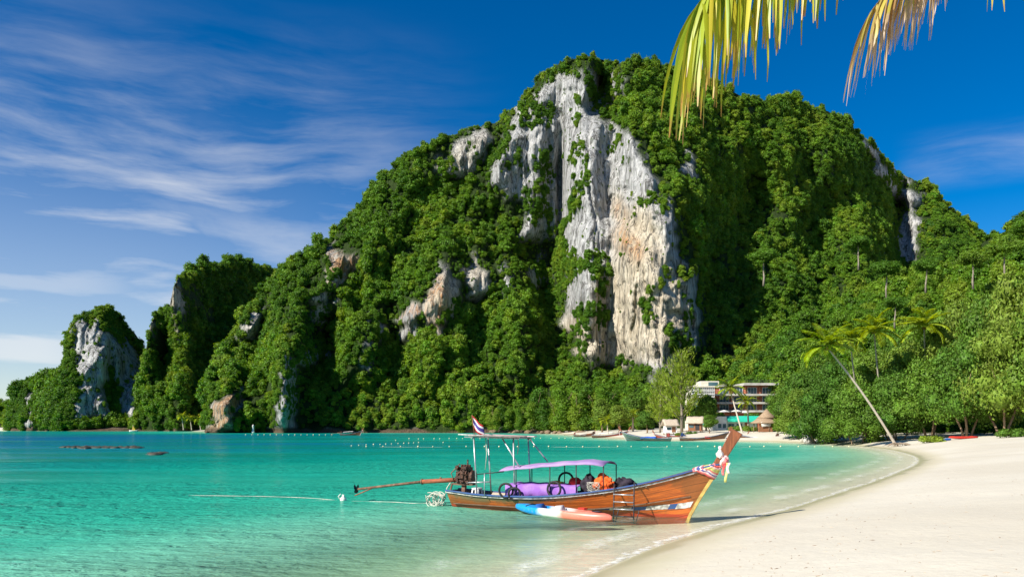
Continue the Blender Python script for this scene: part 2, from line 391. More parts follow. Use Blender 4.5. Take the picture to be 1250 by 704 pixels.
def water_mat():
    m = bpy.data.materials.new('sea water'); m.use_nodes = True; m.node_tree.nodes.clear(); t = NT(m.node_tree)
    dep = t.attr('depth'); s = t.attr('shore'); co = t.coord('Object')
    big = t.noise(t.mapv(co, (.012, .05, 1)), 1.0, 4, .6)
    dd = t.math('MULTIPLY', dep, t.math('ADD', .62, t.math('MULTIPLY', big, .76)))
    f = t.math('MULTIPLY', dd, .1)                                     # ramp is 0 .. 10 m deep
    col = t.ramp(f, [(0, (.46, .60, .40)), (.06, (.22, .52, .36)), (.13, (.024, .33, .225)), (.20, (.003, .255, .19)), (.32, (.002, .185, .19)), (.46, (.002, .125, .22)), (1, (.003, .06, .17))])
    # darker green patches: seagrass, plus the cliffs' dark reflections put into the colour
    dark_patch = t.sstep(t.noise(t.mapv(co, (.016, .075, 1), (3.3, 1.1, 0)), 1.0, 4, .55), .44, .60)
    col = t.mix(t.math('MULTIPLY', t.math('MULTIPLY', dark_patch, t.sstep(dep, 1.7, 2.5)), .7), col, (.002, .16, .10, 1))
    w1 = t.noise(t.mapv(co, (1.0, 1.9, 1), rot=(0, 0, R(12))), 1.5, 3, .5, .6)
    w2 = t.noise(t.mapv(co, (1.0, 1.7, 1), rot=(0, 0, R(-20))), 4.6, 3, .55, .4)
    w3 = t.noise(t.mapv(co, (.5, 1.3, 1), rot=(0, 0, R(5))), .42, 3, .5)
    hgt = t.math('ADD', t.math('MULTIPLY', w1, .5), t.math('ADD', t.math('MULTIPLY', w2, .17), t.math('MULTIPLY', w3, .9)))
    calm = t.math('ADD', .35, t.sstep(t.noise(t.mapv(co, (.010, .06, 1), (5, 2, 0)), 1.0, 3), .38, .62))
    bmp = t.node('ShaderNodeBump', Strength=.85, Distance=.5, Height=t.math('MULTIPLY', hgt, calm))
    bm2 = t.node('ShaderNodeBump', Strength=.9, Distance=.6, Height=t.math('MULTIPLY', hgt, calm))
    dif = t.node('ShaderNodeBsdfDiffuse', Color=col, Normal=bm2.outputs[0])
    trn = t.node('ShaderNodeBsdfTransparent', Color=t.mix(t.sstep(dep, 0, .7), (1, 1, 1, 1), (.66, .95, .84, 1)))
    op = t.math('MULTIPLY', t.sstep(dep, .02, 1.15), .96)
    body = t.node('ShaderNodeMixShader', _0=op, _1=trn.outputs[0], _2=dif.outputs[0])
    gl = t.node('ShaderNodeBsdfGlossy', Roughness=.05, Normal=bmp.outputs[0])
    fr = t.node('ShaderNodeFresnel', IOR=1.33, Normal=bmp.outputs[0])
    fac = t.math('MINIMUM', t.math('MULTIPLY', fr, .42), .30)
    srf = t.node('ShaderNodeMixShader', _0=fac, _1=body.outputs[0], _2=gl.outputs[0])
    # foam: a lacy edge and a few broken lines parallel to it
    wob = t.math('MULTIPLY', t.math('SUBTRACT', t.noise(co, .55, 4, .6), .5), 1.3)
    sw = t.math('ADD', s, wob)
    lace = t.sstep(t.noise(co, 5.5, 5, .7), .40, .60)
    e1 = t.sstep(t.math('ABSOLUTE', t.math('ADD', sw, .16)), .19, .04)
    e2 = t.math('MULTIPLY', t.sstep(t.math('ABSOLUTE', t.math('ADD', sw, 1.5)), .40, .05), .35)
    e3 = t.math('MULTIPLY', t.sstep(t.math('ABSOLUTE', t.math('ADD', sw, 3.2)), .6, .1), .22)
    gate = t.sstep(t.noise(co, .28, 2), .42, .58)
    fm = t.math('MULTIPLY', lace, t.math('MAXIMUM', t.math('MULTIPLY', e1, .62), t.math('MULTIPLY', t.math('MAXIMUM', e2, e3), gate)))
    foam = t.node('ShaderNodeBsdfDiffuse', Color=(.82, .82, .78, 1))
    srf = t.node('ShaderNodeMixShader', _0=fm, _1=srf.outputs[0], _2=foam.outputs[0])
    t.node('ShaderNodeOutputMaterial', Surface=srf); return m
keep = GS < 4.0
fc = grid_faces(*GX.shape); fc = fc[keep.ravel()[fc].any(1)]
used, inv = np.unique(fc, return_inverse=True)
wv = np.stack([GX, GY, np.zeros_like(GX)], 2).reshape(-1, 3)[used]
# low real swell so the surface is not a mathematical plane
sw_ = np.clip(-GS.ravel()[used] / 6, 0, 1)
wv[:, 2] = .035 * sw_ * fbm(wv[:, 0] / 3.2 + .2 * wv[:, 1], wv[:, 1] / 1.6, 0, 3, 21) * (wv[:, 1] < 120)
me = np_mesh('sea', wv, inv.reshape(-1, 4), [water_mat()], smooth=True)
set_attr(me, 'shore', GS.ravel()[used]); set_attr(me, 'depth', np.maximum(-GZ.ravel()[used], 0))
tag(link(bpy.data.objects.new('sea', me)), 'clear turquoise bay water turning deeper blue towards the far cliffs', 'sea', kind='structure')

# ------------------------------------------------------------------ limestone mountains
def rock_mat():
    m = bpy.data.materials.new('limestone'); m.use_nodes = True; m.node_tree.nodes.clear(); t = NT(m.node_tree)
    rock = t.attr('rock'); warm = t.attr('warm'); cream = t.attr('cream'); co = t.coord('Object')
    st = t.noise(t.mapv(co, (.35, .35, .035)), 1.0, 6, .65, .4); fine = t.noise(t.mapv(co, (1.2, 1.2, .22)), 1.0, 5, .65)
    blot = t.noise(co, .06, 5, .6)
    grey = t.ramp(st, [(.24, (.08, .08, .08)), (.38, (.32, .325, .32)), (.55, (.52, .52, .505)), (.75, (.66, .65, .62))])
    crm = t.ramp(st, [(.22, (.22, .16, .10)), (.38, (.50, .42, .30)), (.56, (.66, .58, .44)), (.8, (.72, .66, .54))])
    col = t.mix(cream, grey, crm)
    orange = t.mix(t.sstep(fine, .35, .65), (.40, .17, .055, 1), (.52, .33, .17, 1))
    col = t.mix(t.math('MULTIPLY', warm, t.sstep(t.math('ADD', st, t.math('MULTIPLY', t.math('SUBTRACT', blot, .5), .6)), .36, .56)), col, orange)
    col = t.mix(t.math('MULTIPLY', t.sstep(fine, .50, .34), .6), col, (.05, .05, .048, 1))
    crk = t.math('ABSOLUTE', t.math('SUBTRACT', t.noise(t.mapv(co, (.16, .16, .022), (4, 2, 1)), 1.0, 5, .6, .5), .5)); crk2 = t.math('ABSOLUTE', t.math('SUBTRACT', t.noise(t.mapv(co, (.5, .5, .12), (1, 7, 3)), 1.0, 4, .6, .8), .5))
    col = t.mix(t.math('MAXIMUM', t.math('MULTIPLY', t.sstep(crk, .030, .004), .85), t.math('MULTIPLY', t.sstep(crk2, .03, .0), .3)), col, (.07, .065, .055, 1))
    # mossy growth clinging to the face
    moss = t.math('MULTIPLY', t.sstep(t.noise(co, .22, 5, .65), .56, .66), .75)
    col = t.mix(t.math('MULTIPLY', moss, t.sstep(cream, .8, .2)), col, (.045, .075, .018, 1))
    zz = t.node('ShaderNodeSeparateXYZ', Vector=co).outputs[2]; col = t.mix(t.sstep(t.math('ADD', zz, t.math('MULTIPLY', fine, -2.0)), 2.2, .6), col, t.mix(fine, (.05, .035, .025, 1), (.20, .14, .09, 1)))
    soil = t.mix(t.noise(co, .5, 4), (.020, .038, .008, 1), (.035, .060, .012, 1))
    col = t.mix(rock, soil, col)
    h = t.math('ADD', t.math('MULTIPLY', st, 1.6), fine)
    b = t.node('ShaderNodeBump', Strength=1.0, Distance=1.6, Height=h)
    p = t.node('ShaderNodeBsdfPrincipled', Base_Color=col, Roughness=.9, Normal=b.outputs[0]); p.inputs['Specular IOR Level'].default_value = .15
    t.node('ShaderNodeOutputMaterial', Surface=p); return m
M['rock'] = rock_mat()

def relief(name, label, sil, foot, D0, RD, step=1.5, rows=240, rocks=(), warm=(), cream=(), bumps=(), seed=0, namp=14, tanveg=1.0, tanrock=9.0, back=130, flute=1.3, jag=4.0):
    """A mountain: for each bearing its face is laid out from foot to ridge at real distances, then it falls away behind the ridge."""
    sx = np.array([p[0] for p in sil], float); sy = np.array([p[1] for p in sil], float)
    px = np.arange(sx[0], sx[-1] + .01, step); yr = np.interp(px, sx, sy) + jag * .5 * fbm(px / 9.0, seed, 0, 3, seed + 1)
    yf = np.interp(px, [p[0] for p in foot], [p[1] for p in foot]); d0 = np.interp(px, [p[0] for p in D0], [p[1] for p in D0]); rd = np.interp(px, [p[0] for p in RD], [p[1] for p in RD])
    yr = np.minimum(yr, yf - 1)
    t = np.linspace(0, 1, rows)[:, None]; PX = np.repeat(px[None, :], rows, 0); PY = yf[None, :] + (yr - yf)[None, :] * t
    jx = PX + 9 * fbm(PX / 16, PY / 16, seed, 5, seed + 31, .62); jy = PY + 14 * fbm(PX / 14, PY / 18, seed + 5, 4, seed + 47, .6)
    def polys(L):
        a = np.zeros(PX.shape)
        for P in L:
            q = np.array(P, float); sz = np.ptp(q, 0).max(); q = q.mean(0) + (q - q.mean(0)) * (1 + 9 / max(sz, 20)); a = np.maximum(a, pip(jx, jy, [tuple(r) for r in q]))
        return a
    rk = polys(rocks); wm = blur(polys(warm), 3, 3); cr = blur(polys(cream), 4, 5)
    wgt = 1 / (tanveg + (tanrock - tanveg) * blur(polys(rocks), 4, 4)) * (1 + .6 * np.clip(fbm(PX / 40, PY / 30, seed, 3, seed + 3), -1, 1))
    wgt = np.maximum(wgt, .05); cum = np.cumsum(wgt, 0) - wgt[0]; cum = cum / cum[-1]; cum = blur(cum, int(6 / step), 1); cum = (cum - cum[0]) / (cum[-1] - cum[0])
    D = d0[None, :] + (rd - d0)[None, :] * cum
    for (cx, cy, wx, wy, amp) in bumps: D = D + amp * np.exp(-((PX - cx) / wx) ** 2 - ((PY - cy) / wy) ** 2)
    fade = np.clip(t / .06, 0, 1); D = D + 3.2 * fade * fbm(PX / 17, PY / 19, seed + 2, 3, seed + 5)
    protr = blur(rk, 3, 3); D = D + namp * fade * (1 - .85 * protr) * fbm(PX / 46 + .15 * PY / 46, PY / 62, seed, 4, seed + 7, .5)
    rs = blur(rk, 1, 1)
    Xw = (PX - CX) / F * D; Zw = EYE + (HY - PY) / F * D
    xx_ = Xw + 3.0 * fbm(Xw / 30, Zw / 45, 1, 3, seed + 9); fl = fbm(xx_ / 7.5, Zw / 75, 3.1, 2, seed + 11, .5); fl2 = fbm(xx_ / 2.6, Zw / 30, 5.1, 3, seed + 12, .55)
    led = fbm(Xw / 20, Zw / 9, 1.7, 3, seed + 13)
    D = D + rs * (flute * 1.7 * (1 - np.abs(fl) * 2.2).clip(0, 1) ** 2.5 + flute * 1.5 * np.abs(fl2) + flute * .25 * fbm(Xw / 1.2, Zw / 9, 2.2, 2, seed + 15) + flute * .3 * led - flute) - 4.5 * protr
    P = np.stack([(PX - CX) / F * D, D, EYE + (HY - PY) / F * D], 2)
    top = P[-1]; bk = []
    for k, (dy, fz) in enumerate([(.06, .985), (.25, .90), (.6, .6), (1.0, -.02)]):
        q = top.copy(); q[:, 1] += back * dy; q[:, 2] = q[:, 2] * fz - (0 if k else 1); bk.append(q)
    low = P[:1].copy(); low[..., 2] -= 12
    A = np.concatenate([low, P, np.array(bk)], 0)
    me = np_mesh(name, A.reshape(-1, 3), grid_faces(*A.shape[:2]), [M['rock']], smooth=True)
    pad = lambda a: np.concatenate([a[:1], a, np.repeat(a[-1:] * 0, 4, 0)], 0)
    foot_rock = np.clip((3.2 + 1.5 * fbm(P[..., 0] / 9, P[..., 2] / 5, 0, 2, 77) - P[..., 2] - 1.2) / 1.0, 0, 1)
    rk2 = np.maximum(rs, foot_rock); cr2 = np.maximum(cr, foot_rock * .5)
    set_attr(me, 'rock', pad(rk2)); set_attr(me, 'warm', pad(wm)); set_attr(me, 'cream', pad(cr2))
    o = tag(link(bpy.data.objects.new(name, me)), label, 'mountain', kind='structure')
    return dict(P=P, near=blur(rk, 6, 6), rk=rk2, PX=PX, PY=PY, obj=o, back=np.array(bk))

SIL_MAIN = [(250, 528), (256, 470), (262, 445), (290, 405), (300, 380), (340, 338), (375, 313), (410, 287), (440, 252), (470, 212), (500, 192), (540, 172), (570, 159), (610, 148), (640, 122), (660, 93), (690, 75), (725, 69), (760, 78),
            (790, 80), (830, 87), (865, 101), (900, 114), (930, 124), (965, 121), (1000, 131), (1030, 146), (1060, 171), (1080, 190), (1100, 212), (1115, 221), (1140, 231), (1160, 256), (1190, 278), (1230, 320), (1290, 420), (1330, 523)]
ROCK_MAIN = [
    [(688, 165), (715, 152), (740, 150), (765, 168), (795, 205), (815, 265), (828, 312), (848, 372), (853, 412), (838, 432), (800, 455), (760, 446), (722, 432), (703, 416), (693, 380), (686, 330), (683, 240)],
    [(648, 118), (682, 112), (712, 85), (738, 84), (764, 110), (748, 130), (715, 150), (690, 162), (684, 235), (665, 285), (640, 290), (642, 250), (600, 222), (606, 190), (626, 150)],
    [(425, 303), (433, 320), (416, 350), (402, 378), (384, 398), (390, 352), (405, 322)], [(353, 433), (366, 460), (360, 510), (356, 532), (336, 532), (335, 500), (345, 455)], [(366, 432), (390, 422), (397, 442), (373, 452)],
    [(260, 486), (272, 483), (292, 478), (294, 495), (285, 510), (276, 530), (258, 530)], [(294, 400), (310, 384), (322, 390), (315, 406), (296, 414)],
    [(514, 378), (526, 352), (540, 335), (556, 365), (560, 386), (536, 400), (520, 392)], [(562, 342), (580, 322), (598, 350), (580, 364)], [(456, 392), (468, 396), (470, 410), (458, 410)], [(486, 388), (505, 376), (515, 380), (505, 405), (490, 402)],
    [(536, 198), (560, 176), (594, 168), (586, 192), (545, 218)], [(836, 190), (858, 226), (838, 216)], [(1098, 268), (1115, 273), (1114, 318), (1097, 322)], [(1048, 160), (1072, 182), (1100, 215), (1118, 240), (1108, 262), (1080, 225)],
    [(655, 315), (664, 320), (662, 345), (652, 340)], [(615, 335), (625, 340), (622, 365), (613, 360)], [(440, 425), (450, 430), (446, 450), (438, 445)]]
MAIN = relief('limestone_mountain', 'tall jungle covered limestone mountain with a bare white cliff above the bay', SIL_MAIN,
    foot=[(250, 529), (620, 529), (690, 526), (760, 524), (1330, 524)], D0=[(250, 352), (330, 354), (500, 354), (600, 352), (640, 344), (700, 315), (850, 330), (1000, 360), (1330, 430)],
    RD=[(250, 372), (300, 430), (450, 470), (600, 462), (725, 455), (850, 478), (1000, 575), (1190, 690), (1330, 760)], rocks=ROCK_MAIN,
    warm=[[(748, 250), (760, 262), (788, 325), (775, 330), (757, 300)], [(405, 322), (425, 303), (433, 320), (416, 350), (405, 355)], [(260, 486), (292, 478), (285, 510), (270, 527), (258, 527)], [(514, 378), (526, 352), (535, 345), (545, 400), (520, 392)], [(486, 388), (515, 376), (505, 405)]],
    cream=[[(740, 330), (828, 320), (856, 400), (838, 440), (760, 450), (695, 425), (692, 380), (720, 380)], [(750, 250), (790, 260), (815, 330), (760, 340)], [(514, 378), (540, 335), (560, 386), (536, 400)], [(562, 342), (580, 322), (598, 350)], [(260, 486), (292, 478), (285, 510), (258, 527)], [(294, 400), (322, 390), (296, 414)], [(425, 303), (433, 320), (384, 398), (390, 352)], [(536, 198), (594, 168), (545, 218)]],
    bumps=[(668, 345, 22, 75, 22), (735, 106, 11, 22, 34), (724, 126, 8, 18, 16), (408, 350, 20, 56, -30), (380, 440, 18, 20, -18), (346, 485, 12, 44, -20), (538, 370, 24, 34, -12), (580, 345, 16, 20, -8), (306, 396, 15, 20, -18), (274, 505, 16, 26, -12), (500, 390, 12, 16, -5), (684, 225, 5, 62, 24), (672, 215, 9, 50, 12), (900, 290, 45, 95, 16), (870, 350, 12, 70, 8), (770, 330, 70, 110, -20), (610, 200, 40, 60, -12), (980, 260, 26, 60, 10), (1010, 200, 22, 60, -16), (345, 485, 10, 40, -9),
           (480, 400, 25, 60, 16), (430, 430, 25, 80, -14), (560, 420, 40, 60, -12), (1095, 260, 14, 70, 30)], seed=4)
BACKM = relief('limestone_mountain', 'shadowed round topped jungle mountain standing behind the cliff towers', [(168, 527), (176, 440), (184, 395), (196, 378), (206, 378), (212, 350), (222, 333), (240, 327), (260, 324), (300, 322), (335, 330), (360, 345), (400, 400), (430, 527)],
    foot=[(168, 527), (430, 527)], D0=[(168, 470), (215, 466), (300, 500), (430, 560)], RD=[(168, 500), (212, 505), (260, 590), (340, 690), (430, 760)],
    rocks=[[(210, 350), (222, 343), (223, 378), (208, 378)], [(166, 388), (182, 372), (184, 398), (172, 418), (165, 410)], [(214, 400), (222, 398), (220, 415), (212, 412)]], cream=[[(160, 340), (230, 340), (230, 420), (160, 420)]],
    bumps=[(200, 430, 14, 60, 24), (222, 440, 10, 50, -20), (180, 420, 10, 50, -14), (270, 430, 30, 70, 25)], seed=11, rows=150, namp=10, back=200)
TOWER = relief('cliff_tower', 'round topped limestone tower with a grey rock face and low shoulder', [(12, 527), (20, 492), (26, 472), (38, 470), (60, 467), (78, 452), (82, 410), (95, 392), (120, 379), (140, 387), (152, 408), (166, 428), (178, 445), (186, 470), (196, 500), (206, 527)],
    foot=[(12, 527), (206, 527)], D0=[(12, 484), (88, 464), (140, 468), (206, 474)], RD=[(12, 505), (85, 496), (130, 522), (206, 580)],
    rocks=[[(82, 412), (98, 396), (120, 392), (134, 405), (136, 440), (130, 480), (122, 505), (104, 512), (90, 505), (94, 470), (97, 445)], [(137, 420), (160, 405), (177, 440), (185, 480), (184, 502), (166, 512), (146, 498), (139, 460)], [(26, 488), (36, 488), (35, 527), (28, 527)]],
    bumps=[(136, 455, 7, 45, 14), (110, 450, 16, 60, -8), (165, 470, 12, 40, -6)], seed=19, rows=150, namp=7, back=110)
LOWH = relief('hill', 'low wooded hill at the far end of the bay', [(-420, 527), (-380, 450), (-250, 430), (-140, 460), (-60, 478), (0, 500), (16, 496), (30, 515), (44, 526)], foot=[(-420, 525.6), (44, 525.6)], D0=[(-420, 540), (44, 555)], RD=[(-420, 700), (44, 620)], seed=23, rows=50, step=4, namp=9, back=150)
SIL_E = [(852, 522), (870, 488), (900, 462), (930, 440), (980, 402), (1040, 366), (1100, 338), (1150, 325), (1190, 305), (1220, 284), (1250, 274), (1300, 258), (1380, 240), (1500, 230), (1640, 260), (1800, 400), (1900, 520)]
EAST = relief('hillside', 'steep wooded hillside rising behind the beach trees', SIL_E, foot=[(852, 523.5), (1900, 523.5)], D0=[(852, 262), (900, 238), (960, 205), (1040, 168), (1250, 150), (1900, 150)], RD=[(852, 285), (950, 315), (1100, 335), (1250, 300), (1900, 280)], seed=29, rows=170, step=2.5, namp=9, back=150)

# ------------------------------------------------------------------ foliage shapes
def leaf_cloud(rng, lobes, n, size, jit=.55, up=.35, core=.80, aspect=1.5, fray=.10):
    """Leaf-sized faces spread over several lobes, plus a dark inner mass per lobe."""
    area = np.array([l[1][0] * l[1][1] + l[1][0] * l[1][2] + l[1][1] * l[1][2] for l in lobes]); cnt = np.maximum((n * area / area.sum()).astype(int), 4)
    C, N = [], []
    for (c, r), k in zip(lobes, cnt):
        d = rng.normal(size=(k, 3)); d[:, 2] += up * np.abs(d[:, 2]); d /= np.linalg.norm(d, axis=1)[:, None]
        f = 1 + fray * rng.normal(size=(k, 1)); C.append(np.array(c) + d * np.array(r) * f)
        q = d / np.array(r); q /= np.linalg.norm(q, axis=1)[:, None]; q = q + jit * rng.normal(size=(k, 3)); q[:, 2] += .25; N.append(q / np.linalg.norm(q, axis=1)[:, None])
    C = np.concatenate(C); N = np.concatenate(N); k = len(C)
    a = rng.normal(size=(k, 3)); t = np.cross(N, a); t /= np.linalg.norm(t, axis=1)[:, None] + 1e-9; b = np.cross(N, t)
    s = size * (.7 + .6 * rng.random((k, 1)))
    V = np.stack([C - t * s * aspect / 2, C + b * s * .42 - N * s * .10, C + t * s * aspect / 2, C - b * s * .42 - N * s * .10], 1).reshape(-1, 3)
    Fq = np.arange(4 * k).reshape(-1, 4)
    if core:
        nu, nv = 9, 6
        for (c, r) in lobes:
            th = np.linspace(.001, math.pi - .001, nv + 1)[:, None]; ph = np.linspace(0, 2 * math.pi, nu, endpoint=False)[None, :] + rng.random() * 6
            rr = core * (1 + .12 * rng.normal(size=(nv + 1, nu)))
            g = np.stack([c[0] + r[0] * rr * np.sin(th) * np.cos(ph), c[1] + r[1] * rr * np.sin(th) * np.sin(ph), c[2] + r[2] * rr * np.cos(th) + 0 * ph], 2).reshape(-1, 3)
            o = len(V); i = np.arange(nv)[:, None] * nu + np.arange(nu)[None, :]; j = np.arange(nv)[:, None] * nu + (np.arange(nu)[None, :] + 1) % nu
            V = np.concatenate([V, g]); Fq = np.concatenate([Fq, o + np.stack([i, i + nu, j + nu, j], 2).reshape(-1, 4)])
    return V, Fq
def round_lobes(rng, w, h, n, lo=.42, hi=.62, z0=0.0, flat=1.0):
    """n lobes filling a crown of half-width w and height h whose underside is at z0."""
    L = [((0, 0, z0 + h * .52), (w * .66, w * .66, h * .40))]
    for k in range(n):
        a = 2 * math.pi * (k * .618 + rng.random() * .15); q = .35 + .35 * rng.random(); zz = z0 + h * (.22 + .62 * ((k + .5) / n) + .08 * rng.normal())
        q *= math.sqrt(max(.15, 1 - ((zz - z0) / h - .35) ** 2 * 1.6)); r = w * (lo + (hi - lo) * rng.random()) * .8
        L.append(((math.cos(a) * q * w, math.sin(a) * q * w, zz), (r, r, r * .78 * flat)))
    return L
RNG = np.random.default_rng(7)
def crown_proto(name, k, w, h, n, size, lob, seed, material, flat=1.0):
    rg = np.random.default_rng(seed); V, Fq = leaf_cloud(rg, round_lobes(rg, w, h, lob, flat=flat), n, size); return np_mesh(name, V, Fq, [material])

# crown shapes the jungle masses are planted with (unit size: about 1 m half-width)
HV = []
for k in range(7):
    rg = np.random.default_rng(100 + k)
    if k < 5: L = round_lobes(rg, 1.0, 1.7 + .2 * (k % 3), 7 + k, z0=-.5)
    else:     L = [((rg.normal() * .3, rg.normal() * .3, .5 - .5 * q), (.55, .55, .5)) for q in range(4)]      # vine curtain
    V, Fq = leaf_cloud(rg, L, 1000, .165, jit=.75, fray=.20, core=.74)
    HV.append(np_mesh('jungle_crown', V, Fq, [M['leaf_hill']]))

def plant(name, label, pts, scl, rot, vidx, tint, meshes, group=None):
    """One vegetation mass: a point per crown, crowns instanced by geometry nodes."""
    me = bpy.data.meshes.new(name); me.vertices.add(len(pts)); me.vertices.foreach_set('co', np.asarray(pts, np.float32).ravel())
    for nm, ar in (('tint', tint), ('rz', rot)): set_attr(me, nm, ar)
    a = me.attributes.new('vidx', 'INT', 'POINT'); a.data.foreach_set('value', np.asarray(vidx, np.int32))
    a = me.attributes.new('scl', 'FLOAT_VECTOR', 'POINT'); a.data.foreach_set('vector', np.asarray(scl, np.float32).ravel())
    o = link(bpy.data.objects.new(name, me)); tag(o, label, 'jungle', group, 'stuff')
    ng = bpy.data.node_groups.new(name, 'GeometryNodeTree'); ng.is_modifier = True
    ng.interface.new_socket('Geometry', in_out='INPUT', socket_type='NodeSocketGeometry'); ng.interface.new_socket('Geometry', in_out='OUTPUT', socket_type='NodeSocketGeometry')
    N, Lk = ng.nodes, ng.links; gi = N.new('NodeGroupInput'); go = N.new('NodeGroupOutput'); jn = N.new('GeometryNodeJoinGeometry')
    def na(nm, ty):
        n = N.new('GeometryNodeInputNamedAttribute'); n.data_type = ty; n.inputs['Name'].default_value = nm; return n.outputs['Attribute']
    vi, sc, rz = na('vidx', 'INT'), na('scl', 'FLOAT_VECTOR'), na('rz', 'FLOAT')
    eul = N.new('ShaderNodeCombineXYZ'); Lk.new(rz, eul.inputs[2])
    for k, ms in enumerate(meshes):
        if k not in set(int(q) for q in vidx): continue
        src = bpy.data.objects.get('crown_source_%d_%s' % (k, ms.name)) or bpy.data.objects.new('crown_source_%d_%s' % (k, ms.name), ms)
        oi = N.new('GeometryNodeObjectInfo'); oi.inputs['Object'].default_value = src
        cp = N.new('FunctionNodeCompare'); cp.data_type = 'INT'; cp.operation = 'EQUAL'; ia = [s for s in cp.inputs if s.type == 'INT']; Lk.new(vi, ia[0]); ia[1].default_value = k
        ip = N.new('GeometryNodeInstanceOnPoints'); Lk.new(gi.outputs[0], ip.inputs['Points']); Lk.new(cp.outputs[0], ip.inputs['Selection']); Lk.new(oi.outputs['Geometry'], ip.inputs['Instance'])
        Lk.new(eul.outputs[0], ip.inputs['Rotation']); Lk.new(sc, ip.inputs['Scale']); Lk.new(ip.outputs[0], jn.inputs[0])
    Lk.new(jn.outputs[0], go.inputs[0])
    md = o.modifiers.new('planting', 'NODES'); md.node_group = ng
    return o

def scatter(rel, n, rlo, rhi, seed, rockkeep=.05, upmin=3.0, rock_r=.35, sel=None):
    """Crown positions over a mountain face and just behind its ridge, thinning out on bare rock."""
    rg = np.random.default_rng(seed); P = rel['P']; rk = rel['rk']
    e1 = P[:-1, 1:] - P[:-1, :-1]; e2 = P[1:, :-1] - P[:-1, :-1]; nr = np.cross(e1, e2); ar = np.linalg.norm(nr, axis=2); nr = nr / (ar[..., None] + 1e-9)
    nr = np.where(nr[..., 1:2] > 0, -nr, nr)
    wt = ar * np.where(rk[:-1, :-1] > .5, rockkeep, 1.0) * (P[:-1, :-1, 2] > upmin)
    if sel is not None: wt = wt * sel[:-1, :-1]
    c = np.cumsum(wt.ravel()); idx = np.searchsorted(c, rg.random(n) * c[-1]); i, j = np.unravel_index(np.minimum(idx, c.size - 1), wt.shape)
    a, b = rg.random((2, n, 1)); pos = P[i, j] + a * e1[i, j] + b * e2[i, j]; on_rock = rk[i, j] > .5
    r = rlo + (rhi - rlo) * rg.random(n) ** 2.2; r = np.where(on_rock, r * rock_r, r * np.where(rel['near'][i, j] > .06, .55, 1.0)); r = r * (.85 + .3 * (fbm(pos[:, 0] / 25, pos[:, 2] / 25, 0, 2, seed) > 0))
    pos = pos + nr[i, j] * (r * .30)[:, None]; pos[:, 2] += r * .1
    sc = np.stack([r, r, r * (.8 + .5 * rg.random(n))], 1); vi = rg.integers(0, 5, n); steep = np.abs(nr[i, j][:, 2]) < .35; vi = np.where(steep & (rg.random(n) < .45), rg.integers(5, 7, n), vi)
    tint = np.clip(.45 + .35 * fbm(pos[:, 0] / 40, pos[:, 1] / 60, pos[:, 2] / 40, 3, seed + 2) + .18 * rg.normal(size=n), 0, 1)
    return pos, sc, rg.random(n) * 6.28, vi, tint, rel['PX'][i, j], rel['PY'][i, j]

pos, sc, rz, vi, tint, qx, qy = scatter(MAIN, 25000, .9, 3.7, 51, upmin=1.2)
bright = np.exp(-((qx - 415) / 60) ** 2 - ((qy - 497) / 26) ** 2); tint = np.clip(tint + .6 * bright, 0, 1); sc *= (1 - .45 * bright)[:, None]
bk = MAIN['back'][0]; g2 = np.random.default_rng(3); kk = g2.integers(0, len(bk), 700); rb = 2.2 + 2.2 * g2.random(700)
cat = np.concatenate
ex = scatter(MAIN, 1500, .7, 1.9, 57, rockkeep=0, upmin=.9, sel=(MAIN['P'][..., 2] < 17) * 1.0); ex2 = scatter(MAIN, 2600, .5, 2.0, 58, rockkeep=1, rock_r=1.0, upmin=8, sel=(MAIN['rk'] > .5) * (fbm(MAIN['P'][..., 0] / 9, MAIN['P'][..., 2] / 14, 0, 3, 5) > np.where(MAIN['PX'] < 674, .04, .36)) * 1.0)
pos, sc, rz, vi, tint = (np.concatenate([a, b_, c_]) for a, b_, c_ in zip((pos, sc, rz, vi, tint), ex, ex2))
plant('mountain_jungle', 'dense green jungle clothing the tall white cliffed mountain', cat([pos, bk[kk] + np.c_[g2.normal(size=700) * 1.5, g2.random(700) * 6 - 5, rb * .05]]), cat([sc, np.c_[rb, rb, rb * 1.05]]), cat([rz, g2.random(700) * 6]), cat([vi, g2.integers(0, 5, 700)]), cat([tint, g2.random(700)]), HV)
for rel, n, lab, sd in ((BACKM, 5600, 'dark jungle on the round topped mountain behind the towers', 61), (TOWER, 4200, 'jungle capping the grey limestone tower and its low shoulder', 71), (LOWH, 1600, 'trees covering the low hill at the far end of the bay', 81)):
    pos, sc, rz, vi, tint, qx, qy = scatter(rel, n, 1.4, 4.6, sd, rockkeep=.03, upmin=1.2)
    bk = rel['back'][0]; kk = g2.integers(0, len(bk), 160); rb = 2.4 + 2.2 * g2.random(160)
    plant('mountain_jungle', lab, cat([pos, bk[kk] + np.c_[g2.normal(size=160) * 1.5, g2.random(160) * 6 - 5, rb * .05]]), cat([sc, np.c_[rb, rb, rb]]), cat([rz, g2.random(160) * 6]), cat([vi, g2.integers(0, 5, 160)]), cat([tint, g2.random(160)]), HV)
# the eastern hillside: smaller growth as one mass, its large trees follow as things of their own
pos, sc, rz, vi, tint, qx, qy = scatter(EAST, 5200, 1.5, 3.4, 91, upmin=2.0)
plant('hillside_jungle', 'low bright jungle growth filling the hillside behind the beach', pos, sc, rz, vi, tint, HV)
